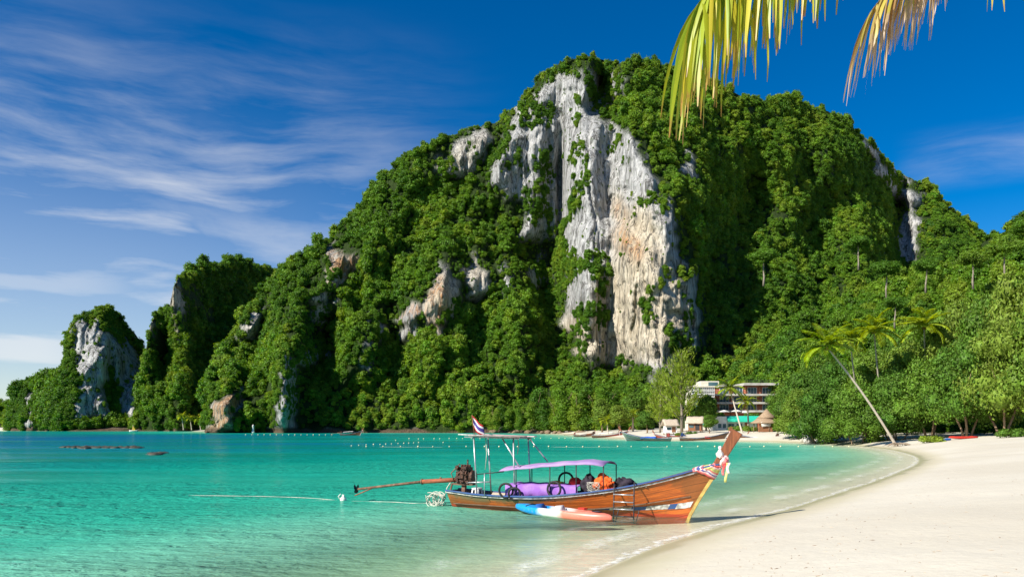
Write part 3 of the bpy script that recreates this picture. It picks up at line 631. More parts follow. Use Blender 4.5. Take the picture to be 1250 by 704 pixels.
# ------------------------------------------------------------------ trees that stand apart
def tree_root(name, label, cat_, group, trunk_me, crown_me, loc, rz, sc):
    e = empty(name, loc, rz, label=label, cat=cat_, group=group); e.scale = sc if isinstance(sc, tuple) else (sc, sc, sc)
    link(bpy.data.objects.new('trunk', trunk_me), e); link(bpy.data.objects.new('crown', crown_me), e); return e
def trunk_mesh(seed, stems, h, spread, r, material, limbs=3):
    rg = random.Random(seed); b = MB()
    for k in range(stems):
        a = 2 * math.pi * k / stems + rg.uniform(-.5, .5); q = spread * rg.uniform(.5, 1); hh = h * rg.uniform(.85, 1.1)
        p = [Vector((.25 * math.cos(a) * (stems > 1), .25 * math.sin(a) * (stems > 1), -.4))]
        for t in (.25, .5, .75, 1.0):
            p.append(Vector((math.cos(a) * q * t ** .8 + rg.uniform(-.15, .15), math.sin(a) * q * t ** .8 + rg.uniform(-.15, .15), hh * t)))
        rs = [r * 1.35, r, r * .8, r * .6, r * .35]; rs = [x * rg.uniform(.8, 1.1) for x in rs]; b.tube(p, rs, 7)
        for l in range(limbs):
            s0 = p[2].lerp(p[4], rg.random()); aa = a + rg.uniform(-1.4, 1.4)
            b.tube([s0, s0 + Vector((math.cos(aa), math.sin(aa), .7)) * h * .18, s0 + Vector((math.cos(aa) * 1.2, math.sin(aa) * 1.2, 1.3)) * h * .30], [r * .42, r * .3, r * .15], 5)
    return b.mesh('trunk', M['bark'] if material is None else material)

BT = []                                              # broad beach trees, half-width 5, crown from 1.9 to 10 m
for k in range(4):
    rg = np.random.default_rng(300 + k); L = round_lobes(rg, 5.0, 8.2, 15 + 2 * k, .30, .46, z0=1.9)
    for q in range(7):                               # skirts that hang low round the edge
        a = q * .9 + rg.random() * .5; L.append(((4.1 * math.cos(a), 4.1 * math.sin(a), 3.3 + .8 * rg.random()), (1.7, 1.7, 1.25)))
    V, Fq = leaf_cloud(rg, L, 14000, .25, jit=.8, core=.68, fray=.15, aspect=1.35)
    BT.append((trunk_mesh(310 + k, 3 + k % 2, 4.4, 3.4, .15, M['bark']), np_mesh('crown', V, Fq, [M['leaf_beach']])))
RT = []                                              # single round trees
for k in range(3):
    rg = np.random.default_rng(330 + k); L = round_lobes(rg, 3.2, 6.0, 9, .36, .52, z0=1.5); V, Fq = leaf_cloud(rg, L, 4200, .30, jit=.6, core=.78)
    RT.append((trunk_mesh(335 + k, 1, 3.6, .3, .22, M['bark']), np_mesh('crown', V, Fq, [M['leaf_beach']])))
ST = []                                              # tall narrow shore trees hung with creepers
for k in range(4):
    rg = np.random.default_rng(350 + k); L = []
    for q in range(8):
        z = 1.2 + q * 1.45; r = (1.9 + .7 * rg.random()) * (1 - .35 * abs(q / 7 - .45)); L.append(((rg.normal() * .6, rg.normal() * .6, z), (r, r, 1.5)))
    V, Fq = leaf_cloud(rg, L, 3600, .38, jit=.75, core=.7, fray=.18); ST.append((trunk_mesh(355 + k, 1, 9, .4, .24, M['bark']), np_mesh('crown', V, Fq, [M['leaf_tree']])))
UT = []                                              # layered umbrella trees with a bare stem
for k in range(4):
    rg = np.random.default_rng(370 + k); L = []
    for q in range(9):
        a = q * 2.4 + rg.random(); rr = 3.0 * math.sqrt((q + .4) / 9); L.append(((math.cos(a) * rr, math.sin(a) * rr, 8.9 + 1.8 * rg.random() - .3 * rr), (1.5 + .5 * rg.random(), 1.5 + .5 * rg.random(), 1.15)))
    for q in range(3): a = rg.random() * 6.3; L.append(((math.cos(a) * 1.8, math.sin(a) * 1.8, 6.6 + q * .7), (1.2, 1.2, .6)))
    V, Fq = leaf_cloud(rg, L, 3600, .34, jit=.75, core=.62, fray=.18); UT.append((trunk_mesh(375 + k, 1, 9.6, .35, .26, M['bark_grey'], 0), np_mesh('crown', V, Fq, [M['leaf_crest']])))
# one-piece hillside trees (trunk and crown in one mesh: too small in the picture to show more)
HT = []
for k in range(6):
    rg = np.random.default_rng(390 + k); L = round_lobes(rg, 3.4, 5.2 + .5 * (k % 3), 9 + k, .34, .52, z0=2.6); V, Fq = leaf_cloud(rg, L, 3200, .36, jit=.75, core=.7, fray=.18)
    tb = MB().tube([(0, 0, -2), (.1, .1, 1.5), (0, .2, 5)], [.28, .22, .12], 6); tv = np.array(tb.v); tf = [f for f in tb.f if len(f) == 4]
    V2 = cat([V, tv]); F2 = cat([Fq, np.array(tf) + len(V)]); HT.append(np_mesh('hillside_tree', V2, F2, [M['leaf_tree'], M['bark_grey']], cat([np.zeros(len(Fq), int), np.ones(len(tf), int)])))

def gz(x, y): return ground_z(x, y)
def put(px, Y): X = (px - CX) / F * Y; return Vector((X, Y, gz(X, Y)))
def fit(px, Y, top, base_z, H): return (EYE + (HY - top) / F * Y - base_z) / H
g = random.Random(5)

front = [(976, 474, 48, 150, 'dense round beach tree just right of the thatched hut'), (1003, 474, 62, 134, 'leafy tree whose skirt reaches the sand left of the leaning palm'),
         (1046, 466, 66, 124, 'full low tree directly behind the trunk of the leaning palm'), (1092, 452, 70, 121, 'broad tree directly above the foot of the leaning palm'),
         (1136, 436, 76, 117, 'glossy broad tree behind the yellow green bush on the sand'), (1180, 414, 84, 112, 'large glossy tree sheltering the red kayak'),
         (1226, 388, 92, 108, 'big spreading tree with leaning bare stems at the right edge'), (1282, 366, 100, 104, 'biggest glossy tree cut off by the right edge')]
for i, (px, top, wpx, Y, lab) in enumerate(front):
    p = put(px, Y); wd = wpx / F * Y / 2; t_, c_ = BT[i % 4]; p.z -= (1.5 if i < 4 else .5)
    tree_root('beach_tree', lab, 'tree', 'broad trees along the top of the beach', t_, c_, p, g.uniform(0, 6), (wd / 4.6, wd / 4.6, fit(px, Y, top, p.z, 10.0)))
second = [(952, 476, 36, 178), (982, 452, 60, 170), (1024, 440, 66, 158), (1062, 430, 66, 150), (1110, 418, 74, 146), (1158, 392, 80, 140), (1204, 368, 84, 134), (1250, 340, 92, 128), (1300, 320, 96, 124), (1000, 425, 60, 185), (1085, 408, 66, 168), (1135, 386, 70, 162), (1228, 342, 80, 150), (1180, 362, 70, 156)]
for i, (px, top, wpx, Y) in enumerate(second):
    p = put(px, Y); wd = wpx / F * Y / 2; t_, c_ = BT[(i + 2) % 4]
    tree_root('beach_tree', 'dense green tree rising behind the front row of beach trees', 'tree', 'second row of beach trees', t_, c_, p, g.uniform(0, 6), (wd / 4.6, wd / 4.6, fit(px, Y, top, p.z, 10.0)))
# undergrowth added to block the view and darken the space below and behind them
rg = np.random.default_rng(44); n = 900; uY = 112 + 75 * rg.random(n); upx = 930 + 420 * rg.random(n)
ok = uY > np.interp(upx, [930, 960, 1050, 1250, 1350], [178, 160, 132, 116, 112]); uY, upx = uY[ok], upx[ok]; n = len(uY)
ux = (upx - CX) / F * uY; ur = .7 + .9 * rg.random(n)
plant('undergrowth', 'undergrowth added to darken the space between the trunks of the beach trees', np.c_[ux, uY, 2.1 + .2 * ur], np.c_[ur, ur, ur], rg.random(n) * 6, rg.integers(0, 5, n), rg.random(n) * .4, HV)
far_us = 4200
# the large trees of the eastern hillside, each one its own thing
pos, sc, rz, vi, tint, qx, qy = scatter(EAST, 520, 1, 1, 93, upmin=6)
vis = (qx < 1330) & (qx > 880); order = np.argsort(pos[:, 1])[:]; k = 0
for i in order:
    if not vis[i] or k >= 170: continue
    s = g.uniform(.75, 1.45); o = bpy.data.objects.new('hillside_tree', HT[k % 6]); link(o); o.location = pos[i] - np.array([0, 0, 2.2]); o.rotation_euler = (0, 0, rz[i]); o.scale = (s, s, s * g.uniform(.85, 1.2)); k += 1
    tag(o, 'green broadleaf tree in the forest on the hillside behind the beach', 'tree', 'trees on the eastern hillside')
umb = [(932, 302, 330, 34, 'umbrella tree standing clear below the dark hollow of the mountain'), (1048, 288, 268, 30, 'umbrella tree with the palest stem on the forested slope above the palms'), (1082, 318, 250, 34, 'slim umbrella tree at the crest left of the twin stems'), (1130, 316, 238, 30, 'twin stemmed umbrella tree breaking the hillside crest'),
       (1188, 306, 230, 34, 'flat topped umbrella tree near the hillside crest'), (1226, 290, 215, 40, 'tall umbrella tree with bare grey trunk by the right edge'), (1252, 268, 240, 36, 'umbrella tree on the crest cut by the right edge'), (1092, 362, 190, 28, 'umbrella tree whose bare stem shows above the second palm')]
for i, (px, top, Y, wpx, lab) in enumerate(umb):
    H = 11.5 * wpx / 34 * Y / 240; wd = wpx / F * Y / 2; p = at(px, top, Y); p.z -= H
    t_, c_ = UT[i % 4]; tree_root('umbrella_tree', lab, 'tree', 'umbrella trees on the hillside', t_, c_, p, g.uniform(0, 6), (wd / 4.0, wd / 4.0, H / 11.3))
# shore trees at the foot of the mountain, left of the village
for i in range(30):
    px = 600 + i * 6.6 + g.uniform(-2, 2); Y = np.interp(px, [600, 640, 700, 800], [340, 330, 300, 250]) + g.uniform(-3, 22)
    top = g.uniform(470, 500) + (8 if px < 640 else 0); base = 1.4; X = (px - CX) / F * Y; t_, c_ = ST[i % 4]; k = fit(px, Y, top, base, 12.6); kw = k * g.uniform(.85, 1.3)
    tree_root('shore_tree', 'creeper hung tree at the foot of the mountain left of the village', 'tree', 'shore trees at the mountain foot', t_, c_, (X, Y, base), g.uniform(0, 6), (kw, kw, k))
# round trees among the village
for (px, top, Y, wpx, lab, v) in [(862, 481, 196, 34, 'round dark tree in front of the terracotta hotel', 0), (866, 506, 176, 20, 'small round tree standing in front of the green fronted restaurant', 1), (790, 500, 205, 26, 'low round tree beside the white roofed hut', 2), (756, 494, 230, 30, 'round tree left of the feathery casuarina', 1),
                                  (842, 492, 205, 22, 'leafy tree half hidden behind the round dark tree', 2), (958, 466, 200, 30, 'tall round tree right of the terracotta hotel', 0), (772, 478, 250, 34, 'broad dark tree left of the casuarina top', 0), (735, 486, 262, 30, 'pale round tree near the left end of the village beach', 1)]:
    p = put(px, Y); wd = wpx / F * Y / 2; t_, c_ = RT[v]; tree_root('round_tree', lab, 'tree', None, t_, c_, p, g.uniform(0, 6), (wd / 3.2, wd / 3.2, fit(px, Y, top, p.z, 7.4)))
# the feathery casuarina
def spray_tree(seed, H, W):
    rg = np.random.default_rng(seed); C, T, S = [], [], []; b = MB(); b.tube([(0, 0, -.4), (.1, 0, H * .2), (-.15, .1, H * .5), (.05, 0, H * .85), (0, 0, H * .97)], [.42, .34, .24, .1, .04], 8)
    for k in range(46):
        z = H * (.12 + .8 * (k / 46)); a = k * 2.4 + rg.random(); Lb = W * (1.05 - .75 * max(0, (z / H - .30)) / .7) * (.7 + .4 * rg.random()); el = .55 + .5 * rg.random()
        s0 = Vector((0, 0, z)); dv = Vector((math.cos(a) * math.cos(el), math.sin(a) * math.cos(el), math.sin(el))); e = s0 + dv * Lb / max(.5, math.cos(el)) * .8
        b.tube([s0, s0.lerp(e, .5), e], [.09, .06, .02], 5)
        m = int(95 * Lb / W) + 10
        for q in range(m):
            t = .25 + .8 * rg.random(); c = np.array(s0.lerp(e, t)) + rg.normal(size=3) * (.38 + .25 * t) * np.array([1, 1, .8]); C.append(c)
            d = np.array(dv) * .8 + rg.normal(size=3) * .45 + np.array([0, 0, .35]); T.append(d / np.linalg.norm(d)); S.append(.8 + .7 * rg.random())
    C, T, S = np.array(C), np.array(T), np.array(S)[:, None]; a = rg.normal(size=C.shape); w_ = np.cross(T, a); w_ /= np.linalg.norm(w_, axis=1)[:, None]; w_ *= .085
    V = np.stack([C - T * S * .5, C + w_ - T * S * .1, C + T * S * .5, C - w_ - T * S * .1], 1).reshape(-1, 3); return b.mesh('trunk', M['bark_grey']), np_mesh('crown', V, np.arange(len(V)).reshape(-1, 4), [M['leaf_pine']])
ct, cc = spray_tree(61, 20, 6.2); p = put(832, 192)
tree_root('casuarina_tree', 'tall feathery pale green casuarina on the village beach', 'tree', None, ct, cc, p, .4, (1, 1, fit(832, 192, 428, p.z, 20)))
p = put(806, 200); tree_root('casuarina_tree', 'shorter pale casuarina leaning out left of the tall one', 'tree', None, ct, cc, p, 2.4, (.72, .72, fit(806, 200, 452, p.z, 20)))

# ------------------------------------------------------------------ palms
def frond(rg, base, az, el0, L, droop, nl=26, lw=.055, ll=.85, hang=.32, mats=0):
    """Quads of one palm frond; returns verts, faces (rachis included)."""
    V, Fq = [], []; P = []; p = np.array(base, float); el = el0; seg = 14; T = []
    for i in range(seg + 1):
        d = np.array([math.cos(az) * math.cos(el), math.sin(az) * math.cos(el), math.sin(el)]); P.append(p.copy()); T.append(d); p = p + d * L / seg; el -= droop / seg * (1 + 1.2 * i / seg)
    P, T = np.array(P), np.array(T); side = np.array([-math.sin(az), math.cos(az), 0])
    for i in range(seg):
        r0, r1 = .035 * (1 - i / seg) + .012, .035 * (1 - (i + 1) / seg) + .012; o = len(V); upv = np.cross(side, T[i])
        V += [P[i] - side * r0, P[i] + upv * r0, P[i] + side * r0, P[i + 1] - side * r1, P[i + 1] + upv * r1, P[i + 1] + side * r1]; Fq += [(o, o + 1, o + 4, o + 3), (o + 1, o + 2, o + 5, o + 4)]
    for s in (-1, 1):
        for k in range(nl):
            t = .12 + .88 * (k + rg.random() * .6) / nl; f = t * seg; i = min(int(f), seg - 1); q = P[i] + (P[i + 1] - P[i]) * (f - i); tn = T[i]
            l = ll * (.35 + .65 * math.sin(math.pi * min(1, .12 + t * .88))) * (.85 + .3 * rg.random()); d = side * s * .85 + tn * .55 + np.array([0, 0, .12]); d /= np.linalg.norm(d)
            wv = np.cross(d, np.array([0, 0, 1.0])); wv = wv / (np.linalg.norm(wv) + 1e-6) * lw * .5; o = len(V); hg = hang * (.7 + .6 * rg.random())
            m1 = q + d * l * .5 - np.array([0, 0, hg * l * .22]); m2 = q + d * l * .85 - np.array([0, 0, hg * l * .75])
            V += [q - wv * .5, q + wv * .5, m1 - wv, m1 + wv, m2 - wv * .25, m2 + wv * .25]; Fq += [(o, o + 1, o + 3, o + 2), (o + 2, o + 3, o + 5, o + 4)]
    return V, Fq
def palm_crown_mesh(seed, nf=26, L=3.7, lw=.20):
    rg = np.random.default_rng(seed); V, Fq = [], []
    for k in range(nf):
        q = k / nf; a = k * 2.399 + rg.random() * .4; v, f = frond(rg, (0, 0, 0), a, 1.3 - 1.65 * q + rg.normal() * .12, L * (.85 + .25 * rg.random()), .42 + .55 * rg.random() + .25 * q, nl=28, lw=lw, ll=1.05); o = len(V); V += v; Fq += [tuple(i + o for i in ff) for ff in f]
    return np_mesh('crown', V, Fq, [M['leaf_palm']])
PC = [palm_crown_mesh(500), palm_crown_mesh(501, 17), palm_crown_mesh(502, 22, 4.0)]
M['nut'] = mat('coconut husk', (.30, .17, .03), (.18, .16, .03), 4, .6)
def palm(label, base, top, ci, cs=1.0, r=.15, bend=.0, group='palms on the beach', nuts=True, name='palm_tree'):
    base, top = Vector(base), Vector(top); e = empty(name, base, label=label, cat='palm tree', group=group); d = top - base; pts = []; L = d.length
    for i in range(13):
        t = i / 12; pts.append(Vector((d.x * (t + bend * math.sin(math.pi * t)), d.y * t, d.z * (t - bend * .6 * math.sin(math.pi * t) * min(1, abs(d.x) / max(L, .1) * 1.5)))))
    rs = [r * (1.55 if i == 0 else 1.15 - .4 * i / 12) * (1 + .05 * (i % 2)) for i in range(13)]
    MB().tube([Vector((0, 0, -.3))] + pts, [r * 1.8] + rs, 9).build('trunk', [M['bark_pale']], e)
    c = link(bpy.data.objects.new('crown', PC[ci]), e); c.location = d; c.scale = (cs,) * 3; c.rotation_euler = (0, 0, g.uniform(0, 6))
    if nuts:
        b = MB(); 
        for q in range(6): a = q * 1.05; b.blob(d + Vector((math.cos(a) * .28, math.sin(a) * .28, -.28 - .1 * (q % 2))) * 1, (.15, .15, .18), q, .05, 0, 8, 6)
        b.build('coconuts', [M['nut']], e)
    return e
p = put(1094, 106); palm('leaning palm with a long pale trunk slanting over the sand', p, at(1009, 423, 106), 0, 1.12, .15, -.03)
p = put(1056, 150); palm('slim upright palm left of centre among the beach trees', p, at(1038, 414, 140), 1, 1.15, .15, .05)
p = put(1082, 145); palm('palm with the fullest crown and orange nuts among the beach trees', p, at(1067, 404, 138), 2, 1.2, .16, .04)
p = put(1136, 150); palm('rightmost palm rising above the glossy beach trees', p, at(1128, 398, 138), 2, 1.25, .16, .03)
p = put(906, 172); palm('tall bent palm in front of the terracotta hotel', p, at(891, 474, 178), 2, 1.0, .17, .04, group='palms in the village')
p = put(914, 186); palm('short palm with drooping yellow fronds before the hotel', p, at(912, 490, 186), 1, .85, .2, 0, group='palms in the village')
for i, (px, ty, lab) in enumerate([(742, 513, 'smallest yellow green palm at the left end of the village beach'), (757, 505, 'small palm in the middle of the three on the village beach'), (773, 506, 'small palm nearest the casuarina on the village beach')]):
    p = put(px, 232); palm(lab, p, at(px - 1, ty, 232), i, .8, .2, 0, group='small palms at the village beach')
for i, (px, ty) in enumerate([(222, 508), (232, 510), (243, 512), (250, 507)]):
    b_ = at(px + 2, 524, 452); palm('tiny palm in the shade at the foot of the far cliffs', b_, at(px, ty, 452), i % 3, 1.0, .25, 0, group='tiny palms under the far cliffs')

# overhead palm: two of its fronds hang into the picture from above
def frond_mat(name, cols, tip, tip0):
    m = bpy.data.materials.new(name); m.use_nodes = True; m.node_tree.nodes.clear(); t = NT(m.node_tree)
    isl = t.node('ShaderNodeNewGeometry').outputs['Random Per Island']; al = t.attr('along'); base = t.ramp(isl, [(i / (len(cols) - 1), c) for i, c in enumerate(cols)])
    n = t.noise(t.coord('Object'), 14, 4)
    c = t.mix(t.sstep(t.math('ADD', al, t.math('MULTIPLY', t.math('SUBTRACT', n, .5), .5)), tip0, tip0 + .22), base, (*tip, 1))
    p_ = t.node('ShaderNodeBsdfPrincipled', Base_Color=c, Roughness=.45); tr = t.node('ShaderNodeBsdfTranslucent', Color=c)
    t.node('ShaderNodeOutputMaterial', Surface=t.node('ShaderNodeMixShader', _0=.35, _1=p_.outputs[0], _2=tr.outputs[0])); return m
def hanging_frond(name, path, nl, ll, lw, material, parent, seed, lean, tmin=.1, curl=.1, sparse=0.0):
    rg = np.random.default_rng(seed); P = catmull([tuple(q) for q in path], 8); V, Fq, A = [], [], []; n = len(P)
    Lc = np.r_[0, np.cumsum(np.linalg.norm(np.diff(P, axis=0), axis=1))]; Lc /= Lc[-1]
    for i in range(n - 1):
        r0, r1 = .026 * (1 - Lc[i]) + .006, .026 * (1 - Lc[i + 1]) + .006; o = len(V)
        for q, r in ((P[i], r0), (P[i + 1], r1)): V += [q + np.array([0, -r, 0]), q + np.array([r * .7, 0, r * .7]), q + np.array([0, r, 0]), q - np.array([r * .7, 0, r * .7])]
        for k_ in range(4): Fq.append((o + k_, o + (k_ + 1) % 4, o + 4 + (k_ + 1) % 4, o + 4 + k_))
        A += [.0] * 8
    for s in (-1, 1):
        for k_ in range(nl):
            if rg.random() < sparse: continue
            t = tmin + (1 - tmin) * (k_ + rg.random() * .8) / nl; i = min(np.searchsorted(Lc, t) - 1, n - 2); q = P[i] + (P[i + 1] - P[i]) * (t - Lc[i]) / (Lc[i + 1] - Lc[i] + 1e-9)
            l = ll * (.80 + .35 * rg.random()); d = np.array([lean[0] + .10 * rg.normal(), s * (.18 + .10 * rg.normal()), -.35]); d /= np.linalg.norm(d); pts = [q]; m = 7
            for j in range(1, m + 1):
                d = d + np.array([lean[1] + curl * rg.normal() * (j / m), curl * rg.normal() * .5, -.36]) ; d /= np.linalg.norm(d); pts.append(pts[-1] + d * l / m)
            o = len(V); wa = np.array([math.cos(rg.normal() * .6), math.sin(rg.normal() * .6), 0]); wd = lw * (.75 + .5 * rg.random())
            for j, c in enumerate(pts):
                u = j / m; ww = wd * (.55 + .45 * min(1, u * 4)) * (1 - u ** 2.2 * .85) * .5; fold = np.array([0, 0, ww * .5]); V += [c - wa * ww, c + fold, c + wa * ww]; A += [u, u, u]
                if j < m: b_ = o + 3 * j; Fq += [(b_, b_ + 1, b_ + 4, b_ + 3), (b_ + 1, b_ + 2, b_ + 5, b_ + 4)]
    me = np_mesh(name, V, Fq, [material], smooth=True); set_attr(me, 'along', A); return link(bpy.data.objects.new(name, me), parent)
fm1 = frond_mat('yellow green leaflets', [(.18, .32, .02), (.38, .44, .02), (.56, .46, .02), (.26, .38, .02), (.52, .42, .03)], (.44, .24, .06), .80)
fm2 = frond_mat('dry leaflets', [(.52, .40, .08), (.54, .36, .14), (.42, .22, .08), (.50, .46, .05), (.44, .28, .12)], (.50, .36, .22), .45)
op = empty('palm_tree', (4.9, 2.6, gz(4.9, 2.6)), label='palm overhead with one yellow green and one dry frond hanging in from the top edge', cat='palm tree')
oc = at(1270, -420, 5.2); loc0 = op.location.copy()
MB().tube([Vector((0, 0, -.3)), Vector((-.1, .4, 1.6)), Vector((-.35, 1.1, 3.2)), Vector(oc) - loc0 - Vector((0, 0, .15))], [.2, .15, .13, .12], 10).build('trunk', [M['bark_pale']], op)
rel0 = lambda px, py, Y: at(px, py, Y) - loc0
f_ = hanging_frond('frond', [rel0(1270, -420, 5.2), rel0(1150, -330, 5.1), rel0(1030, -160, 5.0), rel0(940, -78, 5.0), rel0(874, -22, 5.0), rel0(846, 18, 5.0)], 88, .80, .033, fm1, op, 1, (-.12, -.012), .56, .03); f_['label'] = 'green frond turning yellow'
f_ = hanging_frond('frond', [rel0(1270, -420, 5.2), rel0(1260, -250, 5.4), rel0(1205, -135, 5.6), rel0(1138, -58, 5.6), rel0(1084, -10, 5.6), rel0(1062, 16, 5.6)], 72, .60, .019, fm2, op, 2, (-.18, -.03), .58, .06, .1); f_['label'] = 'dry brown frond with curled leaflets'
for k, (a, e_) in enumerate([(.2, .5), (1.1, .7), (-.7, .6), (-1.6, .4), (2.0, .9)]):
    d = np.array(oc - loc0); path = [d + np.array([math.cos(a), math.sin(a), 0]) * r_ + np.array([0, 0, z_]) for r_, z_ in ((0, 0), (.9, e_), (1.9, e_ * 1.1), (2.8, e_ * .5), (3.3, -.2))]
    hanging_frond('frond', path, 34, .7, .034, fm1, op, 10 + k, (0, 0), .2, .04)
# ------------------------------------------------------------------ village behind the far beach
M['slab'] = mat('weathered cream slab edge', (.52, .50, .44), (.38, .36, .31), .8, .8)
M['terracotta'] = mat('terracotta render', (.40, .13, .07), (.46, .17, .09), 1.2, .8)
M['white'] = mat('white paint', (.78, .77, .73), (.68, .67, .63), 2, .55)
M['cream'] = mat('cream render', (.66, .62, .50), (.58, .54, .43), 1.5, .8)
M['glass'] = mat('window glass', (.05, .10, .12), (.09, .16, .18), .6, .12, spec=.6)
M['dark'] = mat('dark metal', (.03, .03, .032), None, rough=.5)
M['green roof'] = mat('turquoise green awning', (.02, .42, .27), (.03, .48, .33), 2, .6)
M['thatch'] = mat('weathered thatch', (.36, .26, .17), (.24, .165, .10), 4, .95, .8, (1, 1, 3))
M['pale thatch'] = mat('pale palm thatch', (.52, .44, .34), (.40, .32, .23), 4, .95, .8, (1, 1, 3))
M['timber'] = mat('brown timber', (.20, .085, .04), (.28, .13, .06), 4, .75, .3, (4, 4, .5))
M['canvas'] = mat('off white canvas', (.74, .72, .66), (.64, .62, .56), 2, .8, trans=.2)
M['plaster'] = mat('pale green grey plaster', (.52, .58, .52), (.46, .53, .47), 1, .8)

def pxbox(b, root, Y, x0, x1, y0, y1, d0, depth, mat_=0):
    """a box seen between photo columns x0..x1 and rows y0..y1 whose front face is d0 metres behind distance Y"""
    a = at(x0, y0, Y) - root; c = at(x1, y1, Y) - root
    b.box(((a.x + c.x) / 2, d0 + depth / 2, (a.z + c.z) / 2), (abs(c.x - a.x), depth, abs(a.z - c.z)), mat_)
hY = 226; hr = at(905, 522, hY); hotel = empty('hotel', hr, label='three storey terracotta hotel with white balcony slabs behind the beach', cat='hotel')
b = MB(); pxbox(b, hr, hY, 852, 962, 470.5, 526, 0, 11); b.build('wall', [M['terracotta']], hotel)
b = MB(); pxbox(b, hr, hY, 906, 966, 467.6, 470.4, -1.9, 13.2); b.build('roof', [M['slab']], hotel)
b = MB(); pxbox(b, hr, hY, 850, 906, 469.0, 471.4, -.6, 12); b.build('roof', [M['slab']], hotel)
for y in (480.6, 490.6, 500.6):
    b = MB(); pxbox(b, hr, hY, 851, 964, y, y + 2.3, -1.7, 1.65); s_ = b.build('balcony_slab', [M['slab']], hotel)
    b = MB(); 
    for x in np.arange(853, 963, 1.6): pxbox(b, hr, hY, x, x + .22, y - 2.9, y - .05, -1.6, .05)
    pxbox(b, hr, hY, 852, 963, y - 3.1, y - 2.9, -1.62, .07); b.build('railing', [M['dark']], s_)
for y0, y1 in ((473.0, 480.4), (483.6, 490.4), (493.6, 500.4)):
    for x in (884, 901, 918, 936, 953):
        b = MB(); 
        for q in ((x - 5.6, x - 5.2, y0, y1), (x + 5.2, x + 5.6, y0, y1), (x - 5.2, x + 5.2, y0 - .4, y0)): pxbox(b, hr, hY, *q, -.16, .155)
        for xx in (x - 1.8, x + 1.7): pxbox(b, hr, hY, xx, xx + .25, y0, y1, -.14, .06)
        wn = b.build('window', [M['white']], hotel); b = MB(); pxbox(b, hr, hY, x - 5.2, x + 5.2, y0, y1, -.06, .055); b.build('pane', [M['glass']], wn)
b = MB()
for x in np.arange(908, 958, 1.5): pxbox(b, hr, hY, x, x + .22, 463.8, 467.5, -1.5, .06)
for y in (463.6, 465.6): pxbox(b, hr, hY, 907, 958, y, y + .25, -1.52, .1)
b.build('roof_railing', [M['dark']], hotel)
for x in (869.5, 892.5, 909.5, 927, 944.5): 
    b = MB(); pxbox(b, hr, hY, x - .6, x + .6, 470.5, 522, -.5, .48); b.build('column', [M['terracotta']], hotel)

tr = at(860, 522, 216); tower = empty('stair_tower', tr, label='cream glazed stair tower with a small upper block left of the hotel', cat='tower')
b = MB(); pxbox(b, tr, 216, 844, 872, 484, 526, 0, 8); pxbox(b, tr, 216, 857, 879, 464.5, 472, 1.2, 6); pxbox(b, tr, 216, 843, 873, 470.8, 472.4, -.3, 8.6); pxbox(b, tr, 216, 844.5, 871.5, 472.4, 484, .5, 7); b.build('wall', [M['cream']], tower)
b = MB()
for x in np.arange(844.4, 872, 2.45): pxbox(b, tr, 216, x, x + .7, 472.5, 484, -.1, .3)
for y in (476.5, 480.5, 484.1, 492, 500): pxbox(b, tr, 216, 843.6, 872.4, y, y + .7, -.22, .3)
b.build('lattice', [M['white']], tower)
for x0, x1, y0, y1, d in ((845.5, 857.5, 473, 483.6, .44), (859, 871, 473, 483.6, .44), (866, 877.5, 466, 471, 1.14), (847, 857, 486.5, 491.5, -.06), (860, 870, 486.5, 491.5, -.06), (847, 857, 494, 499.5, -.06), (860, 870, 494, 499.5, -.06)):
    b = MB(); pxbox(b, tr, 216, x0, x1, y0, y1, d, .055); b.build('window', [M['glass']], tower)

rr = at(900, 524.5, 198); rest = empty('restaurant', rr, label='low beach restaurant with a turquoise green awning and pale walls', cat='restaurant')
b = MB(); pxbox(b, rr, 198, 885, 925, 513, 528, 0, 7); b.build('wall', [M['plaster']], rest)
b = MB(); pxbox(b, rr, 198, 873.5, 886.5, 508, 528, -.5, 7.5); b.build('wing', [M['white']], rest)
b = MB(); p0, p1 = at(886.4, 508.2, 198) - rr, at(930, 514.0, 198) - rr
b.sheet([[(p0.x, 1.0, p0.z + .15), (p1.x, 1.0, p0.z + .15)], [(p0.x, -1.6, p1.z + .25), (p1.x, -1.6, p1.z + .25)], [(p0.x, -1.62, p1.z - .15), (p1.x, -1.62, p1.z - .15)]], 0, False, .04); b.build('awning', [M['green roof']], rest)
for x0, x1, y0, y1, d in ((876, 880, 517, 522, -.58), (881.5, 885.5, 517, 522, -.58), (889, 896, 517, 523, -.07), (899, 906, 517, 523, -.07)):
    b = MB(); pxbox(b, rr, 198, x0, x1, y0, y1, d, .06); b.build('window', [M['glass']], rest)
b = MB(); pxbox(b, rr, 198, 909, 914, 515.5, 524, -.07, .06); b.build('door', [M['timber']], rest)

